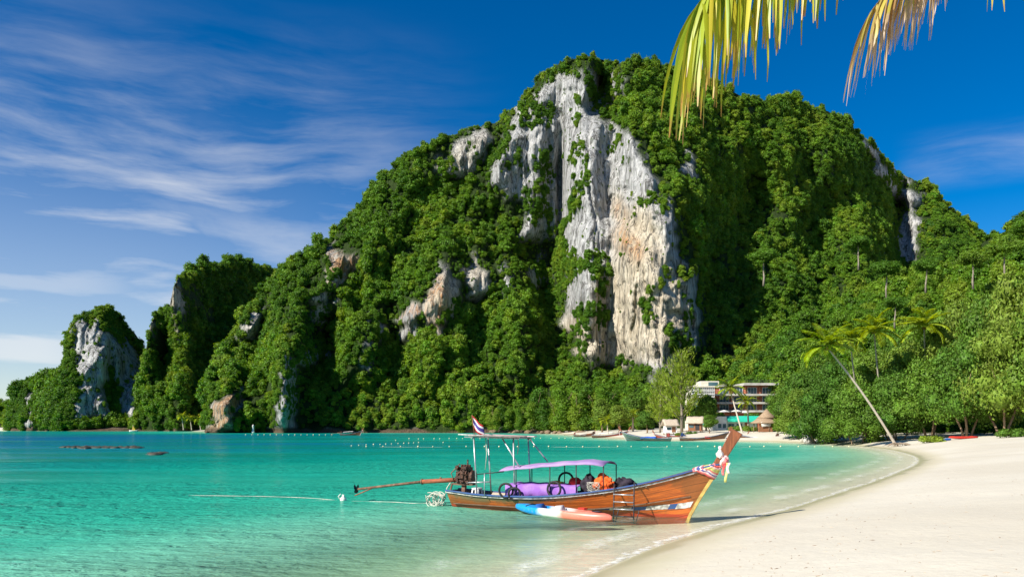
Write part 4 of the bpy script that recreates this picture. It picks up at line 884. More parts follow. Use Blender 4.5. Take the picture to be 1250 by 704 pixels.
def gable_roof(b, c, w_, d_, h, mat_=0, over=.25, thick=.16):
    """thatched gable roof, ridge along x"""
    x0, x1 = c[0] - w_ / 2, c[0] + w_ / 2; z = c[2]; n = 7
    for s in (-1, 1):
        P = [[(x0 + (x1 - x0) * k / n + (.0), c[1] + s * (d_ / 2 + over) * t, z + h * (1 - t) - .12 * math.sin(t * 3.1) + .05 * math.sin(k * 2.3 + t * 5)) for k in range(n + 1)] for t in (0, .35, .7, 1.0)]
        b.sheet(P if s < 0 else [r[::-1] for r in P], mat_, True, -thick if False else thick)
def hut(label, px, Y, w_, d_, hw, hr_, wallm, roofm, rz=0.0, legs=.5):
    p = put(px, Y); e = empty('beach_hut', p, rz, label=label, cat='hut')
    b = MB(); b.box((0, 0, legs + hw / 2), (w_, d_, hw)); b.box((0, 0, legs - .06), (w_ + .8, d_ + 1.2, .12)); b.build('wall', [wallm], e)
    b = MB(); gable_roof(b, (0, 0, legs + hw - .05), w_ + 1.1, d_ + .6, hr_); b.build('roof', [roofm], e)
    for sx in (-1, 1):
        for sy in (-1, 1): b = MB(); b.bar((sx * w_ * .46, sy * d_ * .46, -.3), (sx * w_ * .46, sy * d_ * .46, legs - .12), .16, .16, 0, (0, 1, 0)); b.build('leg', [M['timber']], e)
    b = MB(); b.box((.2 * w_, -d_ / 2 - .03, legs + hw * .45), (.9, .05, hw * .86)); b.build('door', [M['timber'] if wallm is not M['timber'] else M['dark']], e)
    b = MB(); b.box((-.25 * w_, -d_ / 2 - .03, legs + hw * .58), (1.0, .05, hw * .36)); b.build('window', [M['glass']], e); return e
hut('white walled hut with pale thatch left of the tall casuarina trunk', 818, 182, 2.5, 2.4, 1.5, 1.5, M['white'], M['pale thatch'], .1)
hut('brown timber hut with pale thatch right of the tall casuarina', 849, 184, 3.0, 3.0, 1.6, 1.6, M['timber'], M['pale thatch'], -.35)
p = put(861, 188); e = empty('market_canopy', p, label='small turquoise canopy beside the brown timber hut', cat='canopy')
b = MB(); b.sheet([[(-1.5, -1, 1.7), (1.5, -1, 1.7)], [(-1.5, 0, 2.2), (1.5, 0, 2.2)], [(-1.5, 1, 1.7), (1.5, 1, 1.7)]], 0, True, .04); b.build('cover', [M['green roof']], e)
for sx in (-1.4, 1.4):
    for sy in (-.9, .9): MB().bar((sx, sy, -.2), (sx, sy, 1.72), .06, .06, 0, (0, 1, 0)).build('post', [M['white']], e)
# open bar with a two tier thatched roof
p = put(934, 174); e = empty('thatched_bar', p, label='open beach bar under a tall shaggy two tier thatched roof', cat='beach bar')
b = MB()
def cone_roof(b, c, r0, r1, h, n=18, seed=0):
    rg_ = random.Random(seed); P = []
    for t in (0, .35, .7, 1):
        P.append([(c[0] + (r1 + (r0 - r1) * t) * (1 + (.05 * rg_.uniform(-1, 1) if t == 1 else 0)) * math.cos(2 * math.pi * k / n), c[1] + (r1 + (r0 - r1) * t) * math.sin(2 * math.pi * k / n) * .85, c[2] + h * (1 - t) ** 1.15 - (.12 * rg_.random() if t == 1 else 0)) for k in range(n)])
        P[-1].append(P[-1][0])
    b.sheet(P, 0, True, -.14)
cone_roof(b, (0, 0, 2.0), 3.2, 1.4, 1.3, seed=1); b.build('lower_roof', [M['thatch']], e); b = MB(); cone_roof(b, (.3, 0, 3.1), 2.1, .08, 2.0, seed=2); b.build('upper_roof', [M['thatch']], e)
for k in range(7): a = k * .9 + .3; MB().tube([(2.5 * math.cos(a), 2.1 * math.sin(a), -.3), (2.4 * math.cos(a), 2.0 * math.sin(a), 2.4)], .1, 7).build('post', [M['bark']], e)
b = MB(); b.box((-.5, -1.7, .55), (3.0, .6, 1.1)); b.build('counter', [M['timber']], e); b = MB(); b.sheet([[(-1.6, -2.1, 2.2), (.5, -2.1, 2.35)], [(-1.5, -2.3, 1.1), (.5, -2.3, 1.25)]], 0, True, .03); b.build('side_curtain', [M['canvas']], e)
for px, py, lab in ((884, 500, 'white parasol on the hotel terrace left of the bent palm'), (899, 499.5, 'white parasol on the hotel terrace right of the bent palm'), (909, 501, 'white parasol on the hotel terrace beside the short yellow palm')):
    q = at(px, 508, 206); e = empty('parasol', q, label=lab, cat='parasol', group='parasols on the hotel terrace'); h = (508 - py) / F * 206
    MB().lathe((0, 0, 0), [(1.5, h - .55), (.8, h - .2), (.03, h)], 8, smooth=False).build('canopy', [M['canvas']], e); MB().tube([(0, 0, -1.2), (0, 0, h - .05)], .04, 6).build('pole', [M['white']], e)
b = MB(); a_ = at(893, 508, 206); b.box((0, 0, 0), (13, 5, .3)); b.box((0, -2.4, -1.5), (12.6, .2, 2.9)); o = b.build('terrace', [M['white']]); o.location = (a_.x, 207, a_.z - 1.0); tag(o, 'white raised terrace carrying the parasols below the hotel', 'terrace')
for px, py, lab in ((914, 506, 'clipped shrub on the terrace edge before the short yellow palm'), (922, 507, 'clipped shrub on the terrace edge nearest the thatched bar'), (878, 506.5, 'clipped shrub on the terrace edge beside the round tree')):
    rg = np.random.default_rng(int(px)); V, Fq = leaf_cloud(rg, [((rg.normal() * .7, rg.normal() * .3, .4 + .2 * rg.random()), (.8, .6, .6)) for _ in range(5)], 900, .2, core=.7); o = link(bpy.data.objects.new('shrub', np_mesh('shrub', V, Fq, [M['leaf_beach']]))); o.location = at(px, py + 2.5, 203.5); tag(o, lab, 'shrub')
# white tent and marker post, low wooded beach extras
p = put(986, 140); e = empty('beach_tent', p, label='small white tent under the trees left of the leaning palm', cat='tent'); b = MB(); b.sheet([[(-1.1, -.9, 0), (1.1, -.9, 0)], [(-.9, -.5, 1.0), (.9, -.5, 1.0)], [(-.8, 0, 1.4), (.8, 0, 1.4)], [(-.9, .5, 1.0), (.9, .5, 1.0)], [(-1.1, .9, 0), (1.1, .9, 0)]], 0, True, .03); b.build('cover', [M['canvas']], e); MB().tube([(-.82, 0, 0), (-.82, 0, 1.38)], .03).build('pole', [M['white']], e)
q = at(309, 527, 343); e = empty('marker_post', q, label='white marker post at the water edge under the cliffs', cat='marker post'); MB().lathe((0, 0, 0), [(.75, -.6), (.75, .3), (.5, .4), (.42, 2.6), (.5, 2.7), (.02, 3.4)], 10).build('shaft', [M['white']], e)

# shells, twigs and coral crumbs strewn over the sand
M['crumbs'] = mat('shell and twig crumbs', (.20, .13, .08), (.46, .38, .28), 3, .8)
rg = np.random.default_rng(77); n = 2600; cy = 8 + 40 * rg.random(n) ** 1.6; cx = cy * (-.1 + .85 * rg.random(n)); cs = sdist(cx, cy); kp = (cs > 1.2) & (rg.random(n) < np.where(np.abs(cs - 3.6) < 1.2, .9, .22)); cx, cy = cx[kp], cy[kp]; cz = z_of(sdist(cx, cy), cx, cy); b = MB(); rq = random.Random(3)
for x, y, z in zip(cx, cy, cz):
    a = rq.uniform(0, 6.28); l = rq.choice((.012, .015, .02, .02, .03, .07)); w_ = min(l, .022) * rq.uniform(.5, 1); c, s_ = math.cos(a), math.sin(a); h = .012
    b.add([(x + c * l, y + s_ * l, z), (x - s_ * w_, y + c * w_, z), (x - c * l, y - s_ * l, z), (x + s_ * w_, y - c * w_, z), (x, y, z + h)], [(0, 1, 4), (1, 2, 4), (2, 3, 4), (3, 0, 4)])
tag(b.build('beach_litter', [M['crumbs']]), 'scattered shell crumbs and small twigs on the sand', 'beach litter', None, 'stuff')
# bushes, rocks, driftwood along the beach
for px, Y, s, lab in ((1139, 103, 1.0, 'low yellow green bush on the sand by the trees'), (1243, 100, 1.25, 'low bush at the foot of the leaning stems at the right edge'), (829, 174, .8, 'low bush at the water edge before the casuarina'), (842, 176, .7, 'small bright bush beside the brown timber hut'), (904, 182, 1.4, 'leafy bush at the foot of the bent palm'), (916, 178, 1.2, 'leafy bush before the thatched bar')):
    p = put(px, Y); rg = np.random.default_rng(int(px)); V, Fq = leaf_cloud(rg, [((rg.normal() * .6, rg.normal() * .3, .25 + .2 * rg.random()), (.7, .5, .45)) for _ in range(5)], 900, .16, core=.7)
    o = link(bpy.data.objects.new('bush', np_mesh('bush', V, Fq, [M['leaf_pine'] if px == 1139 else M['leaf_beach']]))); o.location = p; o.scale = (s, s, s); tag(o, lab, 'bush')
M['driftwood'] = mat('driftwood roots', (.30, .24, .17), (.18, .13, .09), 5, .9, .5)
b = MB(); rg = random.Random(8)
for k in range(26):
    a = rg.uniform(0, 6.28); l = rg.uniform(.8, 2.2); b.tube([(0, 0, .35), (math.cos(a) * l * .5, math.sin(a) * l * .5, .25 + .2 * rg.random()), (math.cos(a) * l, math.sin(a) * l, -.05)], [.09, .06, .02], 5)
o = b.build('root_tangle', [M['driftwood']]); o.location = put(1098, 104); tag(o, 'tangled grey roots washed bare at the foot of the leaning palm', 'roots')
M['boulder'] = mat('brown shore rock', (.26, .18, .11), (.14, .10, .07), 1.5, .9, .6)
M['reef'] = mat('dark wet reef rock', (.035, .04, .03), (.07, .065, .045), 2, .6, .6)
rg = random.Random(12)
for k in range(34):
    px = rg.uniform(600, 722); Y = np.interp(px, [600, 640, 700, 722], [343, 334, 300, 280]) + rg.uniform(-3, 2); r = rg.uniform(.5, 1.5); b = MB(); b.blob((0, 0, r * .15), (r * 1.3, r, r * .7), k, .3); o = b.build('boulder', [M['boulder']]); o.location = ((px - CX) / F * Y, Y, .1 + .2 * rg.random()); o.rotation_euler = (0, 0, rg.uniform(0, 6)); tag(o, 'brown boulder at the waterline below the creeper hung trees', 'boulder', 'boulders along the mountain foot')
for x0, x1, py, lab in ((76, 172, 546, 'long dark rocky reef breaking the water at far left'), (184, 196, 554, 'short dark rock breaking the water right of the long reef')):
    b = MB(); n = int((x1 - x0) * 1.1) + 5; Y = EYE * F / (py - HY); c = at((x0 + x1) / 2, py, Y)
    for k in range(n):
        q = at(rg.uniform(x0, x1), py, Y + rg.gauss(0, 1.6)) - c; b.blob((q.x, q.y, -.02), (rg.uniform(.3, .9), rg.uniform(.3, .8), rg.uniform(.10, .24)), k, .3, 0, 9, 6)
    o = b.build('reef', [M['reef']]); o.location = (c.x, c.y, 0); tag(o, lab, 'reef')
# ------------------------------------------------------------------ long-tail boats
def hull_mat(name, main, second, low, stain, bright=1.0):
    m = bpy.data.materials.new(name); m.use_nodes = True; m.node_tree.nodes.clear(); t = NT(m.node_tree)
    u, v = t.attr('hu'), t.attr('hv'); co = t.coord('Object'); z = t.node('ShaderNodeSeparateXYZ', Vector=co).outputs[2]
    cvn = t.node('ShaderNodeCombineXYZ', X=t.math('MULTIPLY', u, 7.0), Y=t.math('MULTIPLY', v, 16.0), Z=0.0)
    grain = t.noise(cvn, 1.0, 6, .65); pat = t.noise(co, .9, 5, .62)
    c = t.mix(t.sstep(grain, .40, .60), (*main, 1), (*second, 1)); c = t.mix(t.math('MULTIPLY', t.sstep(pat, .46, .60), .85), c, (*stain, 1))
    # faded green-grey band under the rail, strongest aft; bare reddish bottom forward
    g_ = t.math('MULTIPLY', t.sstep(t.math('ADD', v, t.math('MULTIPLY', t.math('SUBTRACT', pat, .5), .5)), .70, .88), t.sstep(u, .75, .35))
    c = t.mix(t.math('MULTIPLY', g_, .75), c, (.15, .14, .07, 1))
    c = t.mix(t.sstep(z, .17, .12), c, t.mix(t.sstep(grain, .3, .7), (*low, 1), tuple(k * .6 for k in low) + (1,)))
    seam = t.math('PINGPONG', t.math('MULTIPLY', v, 7.0), .5); c = t.mix(t.math('MULTIPLY', t.sstep(seam, .06, .0), .75), c, (.04, .02, .01, 1))
    wet = t.sstep(z, .10, .02); c = t.mix(t.math('MULTIPLY', wet, .5), c, (.10, .05, .02, 1))
    bp = t.node('ShaderNodeBump', Strength=.4, Distance=.03, Height=grain)
    p_ = t.node('ShaderNodeBsdfPrincipled', Base_Color=c, Roughness=.42, Normal=bp.outputs[0]); t.node('ShaderNodeOutputMaterial', Surface=p_); return m
M['hull wood'] = hull_mat('varnished orange hull planks', (.60, .145, .022), (.36, .085, .018), (.52, .065, .025), (.24, .085, .022))
M['hull teal'] = hull_mat('dark teal hull', (.05, .11, .10), (.10, .16, .13), (.04, .05, .05), (.18, .20, .14))
M['hull brown'] = hull_mat('dark brown hull', (.16, .07, .035), (.09, .04, .02), (.10, .03, .02), (.06, .04, .025))
M['hull red'] = hull_mat('dark red hull', (.30, .05, .03), (.20, .04, .03), (.10, .03, .02), (.14, .06, .04))
M['inside'] = mat('worn dark boards', (.10, .065, .04), (.17, .11, .07), 3, .85, .3, (1, 6, 1))
M['rail blue'] = mat('faded blue rail paint', (.035, .085, .26), (.06, .11, .22), 4, .55); M['rail white'] = mat('chipped white rail paint', (.66, .66, .62), (.30, .28, .25), 7, .6)
M['prow'] = mat('red brown prow timber', (.24, .08, .032), (.15, .05, .02), 3, .5, .3, (6, 6, .7)); M['yellow edge'] = mat('yellow stem paint', (.50, .36, .09), (.30, .20, .06), 5, .6)
M['engine'] = mat('greasy engine iron', (.045, .026, .02), (.12, .055, .035), 9, .5, .6, metal=.3); M['engine red'] = mat('red engine paint', (.36, .05, .035), (.16, .03, .025), 6, .5)
M['rust'] = mat('rusty red shaft', (.36, .10, .04), (.20, .07, .04), 5, .7, .3, (1, 5, 5)); M['rust dark'] = mat('brown shaft iron', (.22, .13, .08), (.12, .06, .035), 6, .7)
M['galv'] = mat('galvanised tube', (.55, .56, .56), (.40, .41, .41), 6, .35, metal=.6); M['bluepaint'] = mat('blue paint', (.02, .10, .34), None, rough=.5)
M['purple'] = mat('faded purple cloth', (.27, .11, .45), (.36, .19, .54), 2.2, .85, .4, trans=.1); M['lilac'] = mat('sun bleached lilac awning', (.42, .30, .50), (.32, .20, .43), 1.6, .8, .2, trans=.15)
M['rubber'] = mat('black tyre rubber', (.018, .018, .018), (.03, .03, .03), 9, .7); M['stool'] = mat('white plastic', (.74, .74, .72), (.64, .64, .62), 5, .4)
M['rope'] = mat('pale rope', (.62, .60, .52), (.42, .42, .34), 14, .9); M['orange'] = mat('orange life vest cloth', (.70, .12, .015), (.55, .07, .01), 5, .8, .4); M['redcloth'] = mat('red cloth', (.62, .04, .02), (.45, .03, .02), 5, .8)
M['black cloth'] = mat('black cloth', (.02, .017, .022), (.04, .03, .045), 5, .9, .4); M['yellow cloth'] = mat('yellow cloth', (.70, .46, .04), None, rough=.8)

def hull_shape(L=8.9, rake=1.12, beam=.86, nu=48, nv=9, zs=None):
    us = np.linspace(0, 1, nu)
    bb = np.interp(us, [0, .05, .15, .35, .55, .72, .86, .95, 1], [.50, .60, .76, .98, 1.0, .86, .52, .22, .035]) * beam
    zs = np.interp(us, [0, .06, .2, .4, .55, .7, .82, .92, 1], zs or [.66, .58, .53, .58, .75, 1.0, 1.29, 1.60, 1.86]); zk = np.interp(us, [0, .1, .8, .95, 1], [-.18, -.32, -.32, -.24, -.12])
    bb, zs = (np.convolve(np.pad(a, 3, mode='edge'), np.ones(7) / 7, 'valid') for a in (bb, zs))
    bb[-1] = .035 * beam
    xk = .22 + us * (L - .22); xg = .06 + us * (L + rake - .06)
    return us, bb, zs, zk, xk, xg, nv
def hull_meshes(S, hm):
    us, bb, zs, zk, xk, xg, nv = S; nu = len(us); vv = np.linspace(0, 1, nv)
    def surf(scale, v0, side, zin=0):
        P = np.zeros((nu, nv, 3))
        for j, v in enumerate(v0 + (1 - v0) * vv):
            P[:, j, 0] = xk + (xg - xk) * v ** 1.15; P[:, j, 1] = side * np.maximum(bb * scale * (v ** .55 * .86 + .14 * v) - zin, .004); P[:, j, 2] = zk + (zs - zk) * v
        return P
    V, Fq, HU, HV_ = [], [], [], []
    for sd in (-1, 1):
        for zin, v0 in ((0, 0), (.05, .45)):
            P = surf(1, v0, sd, zin); o = sum(len(a) for a in V); V.append(P.reshape(-1, 3)); Fq.append(grid_faces(nu, nv) + o); HU.append(np.repeat(us, nv)); HV_.append(np.tile(v0 + (1 - v0) * vv, nu))
    P0 = surf(1, 0, -1)[0]; P1 = surf(1, 0, 1)[0]; o = sum(len(a) for a in V); V.append(np.concatenate([P0, P1])); HU.append(np.zeros(2 * nv)); HV_.append(np.tile(vv, 2)); Fq.append(np.array([(o + j, o + j + 1, o + nv + j + 1, o + nv + j) for j in range(nv - 1)]))
    me = np_mesh('hull', np.concatenate(V), np.concatenate(Fq), [hm], smooth=True); set_attr(me, 'hu', np.concatenate(HU)); set_attr(me, 'hv', np.concatenate(HV_)); return me
def hull_pt(S, u, v, side=-1, off=0.0):
    us, bb, zs, zk, xk, xg, nv = S; f = lambda a: float(np.interp(u, us, a)); x = f(xk) + (f(xg) - f(xk)) * v ** 1.15
    return Vector((x, side * (f(bb) * (v ** .55 * .86 + .14 * v) + off), f(zk) + (f(zs) - f(zk)) * v))

def long_tail(root, hm, detail=True, prow=True, engine='engine', canopy=None, tarp=None, S=None):
    S = S or hull_shape(); us, bb, zs, zk, xk, xg, nv = S
    hull = link(bpy.data.objects.new('hull', hull_meshes(S, hm)), root)
    b = MB(); P = [[(xk[i] * .5 + xg[i] * .5, -bb[i] * .80, .16 + max(0, zs[i] - .75) * .6), (xk[i] * .5 + xg[i] * .5, bb[i] * .80, .16 + max(0, zs[i] - .75) * .6)] for i in range(1, len(us) - 2)]; b.sheet(P, 0, False, .03)
    b.build('deck', [M['inside']], root)
    for sd in (-1, 1):
        b = MB(); pts = [(xg[i], sd * (bb[i] + .012), zs[i] + .02) for i in range(len(us))]
        for a_, c_ in zip(pts, pts[1:]): b.bar(a_, c_, .10, .045, 0)
        pts = [hull_pt(S, u, .95, sd, .014) for u in us]
        for a_, c_ in zip(pts, pts[1:]): b.bar(a_, c_, .03, .05, 1)
        b.build('gunwale', [M['rail blue'], M['rail white']], root)
    b = MB()
    for u in (.12, .28, .44, .62, .76): x = float(np.interp(u, us, xg)); b.box((x, 0, float(np.interp(u, us, zs)) - .10), (.24, 2 * float(np.interp(u, us, bb)) - .08, .04))
    b.build('thwart', [M['inside']], root)
    # foredeck, then the upright prow plank
    b = MB(); P = [[(xg[i], -bb[i] * .95, zs[i] - .02), (xg[i], 0, zs[i] + .03), (xg[i], bb[i] * .95, zs[i] - .02)] for i in range(int(len(us) * .80), len(us))]; b.sheet(P, 0, True, .03); b.build('foredeck', [M['prow'] if detail else M['inside']], root)
    tip = Vector((xg[-1], 0, zs[-1]))
    if prow:
        b = MB(); d = Vector((.58, 0, 1.0)).normalized(); s_ = Vector((d.z, 0, -d.x)); rows_ = []
        for t, w_, th in ((-.55, .30, .07), (0, .27, .07), (.4, .29, .075), (.8, .32, .08), (1.16, .37, .085)):
            c = tip + d * t - s_ * .10; rows_.append([c + s_ * x * w_ / 2 + Vector((0, y * th, 0)) for x, y in ((-1, -1), (1, -.8), (1, .8), (-1, 1))])
        for q in range(4): b.add(rows_[q] + rows_[q + 1], [(i, (i + 1) % 4, 4 + (i + 1) % 4, 4 + i) for i in range(4)], 0)
        b.add(rows_[4], [(0, 1, 2, 3)], 0); b.add(rows_[0], [(3, 2, 1, 0)], 0); b.build('prow', [M['prow']], root, .018)
    b = MB(); pts = [hull_pt(S, 1.0, v, -1) for v in np.linspace(.0, 1, 8)]; pts = [Vector((p.x + .015, 0, p.z)) for p in pts]
    for a_, c_ in zip(pts, pts[1:]): b.bar(a_, c_, .09, .10, 0, (1, 0, 0))
    b.build('stem', [M['yellow edge'] if detail else M['rail white']], root)
    # engine on its pivot, long shaft with propeller, tiller
    e = MB(); ex = .62; ez = 1.12
    e.box((ex, 0, ez), (.50, .40, .46), 0, (0, .05, 0)); e.box((ex + .02, 0, ez + .30), (.42, .34, .16), 0); e.lathe((ex + .33, 0, ez + .02), [(.24, -.06), (.26, 0), (.24, .06)], 16, 0, 'X'); e.box((ex - .1, -.22, ez + .1), (.3, .1, .26), 0)
    ge = random.Random(6)
    for k in range(11): x_, z_ = ex + ge.uniform(-.26, .26), ez + ge.uniform(-.2, .38); e.box((x_, -.2 + ge.uniform(-.06, .04), z_), (ge.uniform(.06, .2), ge.uniform(.08, .16), ge.uniform(.05, .2)), 0, (0, ge.uniform(-.5, .5), 0))
    for k in range(4): e.tube([(ex + ge.uniform(-.25, .25), -.24, ez + ge.uniform(-.2, .1)), (ex + ge.uniform(-.25, .25), -.3, ez + .15), (ex + ge.uniform(-.2, .2), -.1, ez + .42)], .02, 6)
    for k in range(4): e.lathe((ex - .15 + .11 * k, .02, ez + .38), [(.05, 0), (.055, .08), (.03, .10)], 8, 0)
    e.tube([(ex + .05, .1, ez + .3), (ex + .05, .1, ez + .66)], [.035, .03], 7, 0)
    eng = e.build('engine', [M[engine]], root, .015)
    b = MB(); b.bar((ex - .05, 0, .55), (ex - .05, 0, ez - .2), .14, .14, 0, (1, 0, 0)); b.box((ex - .05, 0, ez - .25), (.9, .34, .06)); b.tube([(ex - .4, -.1, ez - .2), (ex - .55, -.1, ez + .15), (ex - .2, -.05, ez + .5)], .02, 6); b.bar((ex - .55, -.25, .45), (ex - .42, -.25, ez - .25), .05, .05, 0); b.build('engine_mount', [M['rust dark']], root)
    sh = MB(); a0 = Vector((ex - .3, 0, ez - .10)); a1 = Vector((-1.25, 0, .90)); a2 = Vector((-4.35, 0, .50)); sh.tube([a0, a1], .085, 9, 0); sh.tube([a1, a1 + Vector((-.05, 0, -.005))], .11, 9, 1); sh.tube([a1, a2], [.055, .045], 8, 1)
    sh.tube([a1 + Vector((.8, 0, .12)), a1 + Vector((.8, 0, .2))], .04, 6, 1); shaft = sh.build('propeller_shaft', [M['rust'], M['rust dark']], root)
    pr = MB(); pr.lathe(a2 + Vector((-.03, 0, .03)), [(.05, -.10), (.06, .06)], 8, 0, 'X')
    for k in range(3):
        a = k * 2.094 + .4; r1 = Vector((0, math.cos(a), math.sin(a))); r2 = Vector((.25, -math.sin(a), math.cos(a))); c = a2 + Vector((-.05, 0, .03)); pr.add([c + r2 * -.05, c + r1 * .16 - r2 * .10, c + r1 * .2 + r2 * .02, c + r1 * .13 + r2 * .13, c + r2 * .05], [(0, 1, 2, 3, 4)])
    pr.build('propeller', [M['dark']], shaft); sk = MB(); sk.tube([a2 + Vector((.75, 0, .07)), a2 + Vector((.25, 0, -.12)), a2 + Vector((-.12, 0, -.26))], .022, 6); sk.build('skeg', [M['rust']], shaft)
    MB().tube([(ex - .1, -.16, ez - .20), (ex + 1.15, -.22, ez - .12)], [.03, .026], 7).build('tiller', [M['galv']], root)
    if canopy:
        x0, x1, z0, z1, w_, cm = canopy; b = MB(); P = []
        for i in range(13):
            t = i / 12; x = x0 + (x1 - x0) * t; z = z0 + (z1 - z0) * (.7 * t + .3 * math.sin(min(1, t * 1.12) * math.pi / 2)) - .10 * max(0, t - .84) / .16; P.append([(x, w_ * y, z + .13 * (1 - y * y) + .012 * math.sin(i * 2.1 + y * 3)) for y in (-1, -.6, -.2, .2, .6, 1)])
        b.sheet(P, 0, True, .02); cn = b.build('canopy', [cm], root)
        for i in ([2, 6, 9, 12] if detail else [1, 11]):
            for y in (-.93, .93):
                x = P[i][0][0]; u = float(np.interp(x, xg, us)); zt = P[i][0][2]
                MB().tube([(x, y * min(w_, float(np.interp(u, us, bb)) * .98), float(np.interp(u, us, zs)) - .05), (x, y * w_, zt + .01)], .02, 6).build('canopy_post', [M['dark']], root)
    if tarp:
        x0, x1, tm = tarp; b = MB(); P = [[(x0 + (x1 - x0) * i / 8, y * .8, .52 + .34 * (1 - abs(y) ** 2.2) + .03 * math.sin(i * 1.7 + y * 4)) for y in (-1, -.6, -.2, .2, .6, 1)] for i in range(9)]; b.sheet(P, 0, True, .03); b.build('cargo_cover', [tm], root)
    return S

HEAD = math.atan2(-.44, .898); BO = Vector((-2.30, 29.3, -.02))
boat = empty('longtail_boat', BO, HEAD, label='large wooden longtail boat with lilac awning moored at the beach edge', cat='boat')
S = long_tail(boat, M['hull wood'], canopy=(2.40, 6.28, 1.42, 1.78, .72, M['lilac']))
BM = Matrix.Translation(BO) @ Matrix.Rotation(HEAD, 4, 'Z')
def onboat(x, y, z): return BM @ Vector((x, y, z))
# white and blue boot stripe low on the bow, near side and far side
for sd in (-1, 1):
    b = MB(); us_ = np.linspace(.60, .985, 15)
    for k, (u0, u1) in enumerate(zip(us_, us_[1:])):
        vq = lambda u: np.interp(u, [.6, .985], [.47, .335]); hgt_ = np.interp(u0, [.6, .985], [.02, .055])
        a_ = [hull_pt(S, u0, vq(u0) - hgt_, sd, .008), hull_pt(S, u1, vq(u1) - hgt_, sd, .008), hull_pt(S, u1, vq(u1) + hgt_, sd, .008), hull_pt(S, u0, vq(u0) + hgt_, sd, .008)]
        b.add(a_, [(0, 1, 2, 3)], 1 if k % 5 in (1, 2) and k < 12 else 0)
    b.build('boot_stripe', [M['rail white'], M['rail blue']], boat)
# steering shelter: light tube frame with a thin patched roof
st = [((1.42, -.55, .52), (1.28, -.55, 2.62)), ((1.42, .55, .52), (1.28, .55, 2.62)), ((3.15, -.55, 1.55), (2.45, -.55, 2.58)), ((3.05, .55, .5), (2.95, .55, 2.58)), ((3.75, .5, 1.75), (3.0, .5, 2.6)), ((2.95, -.6, .5), (2.90, -.58, 2.58))]
for i, (a_, c_) in enumerate(st): MB().tube([a_, c_], .028, 7).build('frame_post', [M['galv']], boat)
b = MB(); rg = random.Random(2)
for k in range(7):
    y = -.72 + k * .24; x0, x1 = .75 + rg.uniform(-.15, .5), 3.15 + rg.uniform(-.3, .15); b.box(((x0 + x1) / 2, y, 2.66 + .02 * (k % 2)), (x1 - x0, .225, .03), k % 3, (0, .03 + rg.uniform(-.01, .01), 0))
for y in (-.55, .55): b.tube([(.9, y, 2.63), (3.1, y, 2.58)], .025, 6, 3)
M['roof pink'] = mat('faded pink roof strip', (.62, .44, .44), (.46, .30, .30), 4, .8); M['roof dark'] = mat('dark roof strip', (.10, .07, .06), (.2, .15, .13), 4, .8)
b.build('shelter_roof', [M['roof dark'], M['rail white'], M['roof pink'], M['galv']], boat)
for x, y, l in ((1.75, -.5, 1.15), (2.6, .4, .6)): MB().tube([(x, y, 2.60), (x + .04, y, 2.6 - l * .5), (x - .02, y, 2.6 - l)], .014, 5).build('hanging_cord', [M['rope']], boat)
MB().tube([(1.86, -.8, .52), (1.86, -.8, 1.34)], .02, 6).build('awning_post', [M['galv']], boat); MB().tube([(1.55, -.8, 1.30), (2.6, -.74, 1.42)], .022, 6).build('awning_pole', [M['dark']], boat)

def part_thing(name, loc, label, cat_, group=None, rz=HEAD): return empty(name, loc, rz, label=label, cat=cat_, group=group)
# flag on its short staff
fl = part_thing('flag', onboat(1.18, -.30, 2.70), 'striped red white and blue flag flying from the boat shelter roof', 'flag'); fl.scale = (.86, .86, .86); MB().tube([(0, 0, -.05), (-.13, 0, .85)], .016, 6).build('staff', [M['timber']], fl)
M['flag red'] = mat('flag red', (.50, .025, .03), None, rough=.8, trans=.25); M['flag white'] = mat('flag white', (.78, .77, .76), None, rough=.8, trans=.25); M['flag blue'] = mat('flag blue', (.075, .055, .28), None, rough=.8, trans=.25)
b = MB(); rows_ = []
for i in range(13):
    v = i / 12; rows_.append([Vector((-.13 + .02, 0, .84)) + Vector((.13 / .85 * .62 * v * .3 + .60 * u * (.9), .07 * math.sin(u * 6 + v * 2), -.50 * v - .42 * u - .06 * math.sin(u * 3.1))) for u in np.linspace(0, 1, 10)])
b.sheet(rows_, 0, True, .006, lambda r, c: [0, 0, 1, 1, 2, 2, 2, 2, 1, 1, 0, 0][r]); b.build('cloth', [M['flag red'], M['flag white'], M['flag blue']], fl)
# white stool
e = part_thing('stool', onboat(1.30, -.32, .36), 'white plastic stool standing at the stern of the boat', 'stool'); b = MB(); b.box((0, 0, .40), (.30, .30, .035)); b.box((0, 0, .365), (.27, .27, .04)); b.build('seat', [M['stool']], e, .01)
for sx in (-1, 1):
    for sy in (-1, 1): MB().bar((sx * .16, sy * .16, 0), (sx * .12, sy * .12, .36), .06, .04, 0, (0, 1, 0)).build('leg', [M['stool']], e, .006)
# purple cloth over the benches
b = MB(); rows_ = []
for i in range(33):
    x = 2.6 + 2.75 * i / 32; fold = .035 * math.sin(i * 1.15) + .02 * math.sin(i * 2.7 + 1); rows_.append([onboat(x, y + fold * k, z + .015 * math.sin(i * .9 + y * 5)) for y, z, k in ((-.62, .52, .6), (-.63, .72, .6), (-.62, .94, .3), (-.5, .98, 0), (0, .97, 0), (.5, .98, 0), (.62, .92, .3))])
o = MB().sheet(rows_, 0, True, .015).build('cloth_cover', [M['purple']]); tag(o, 'purple cloth draped over the boat benches under the awning', 'cloth')
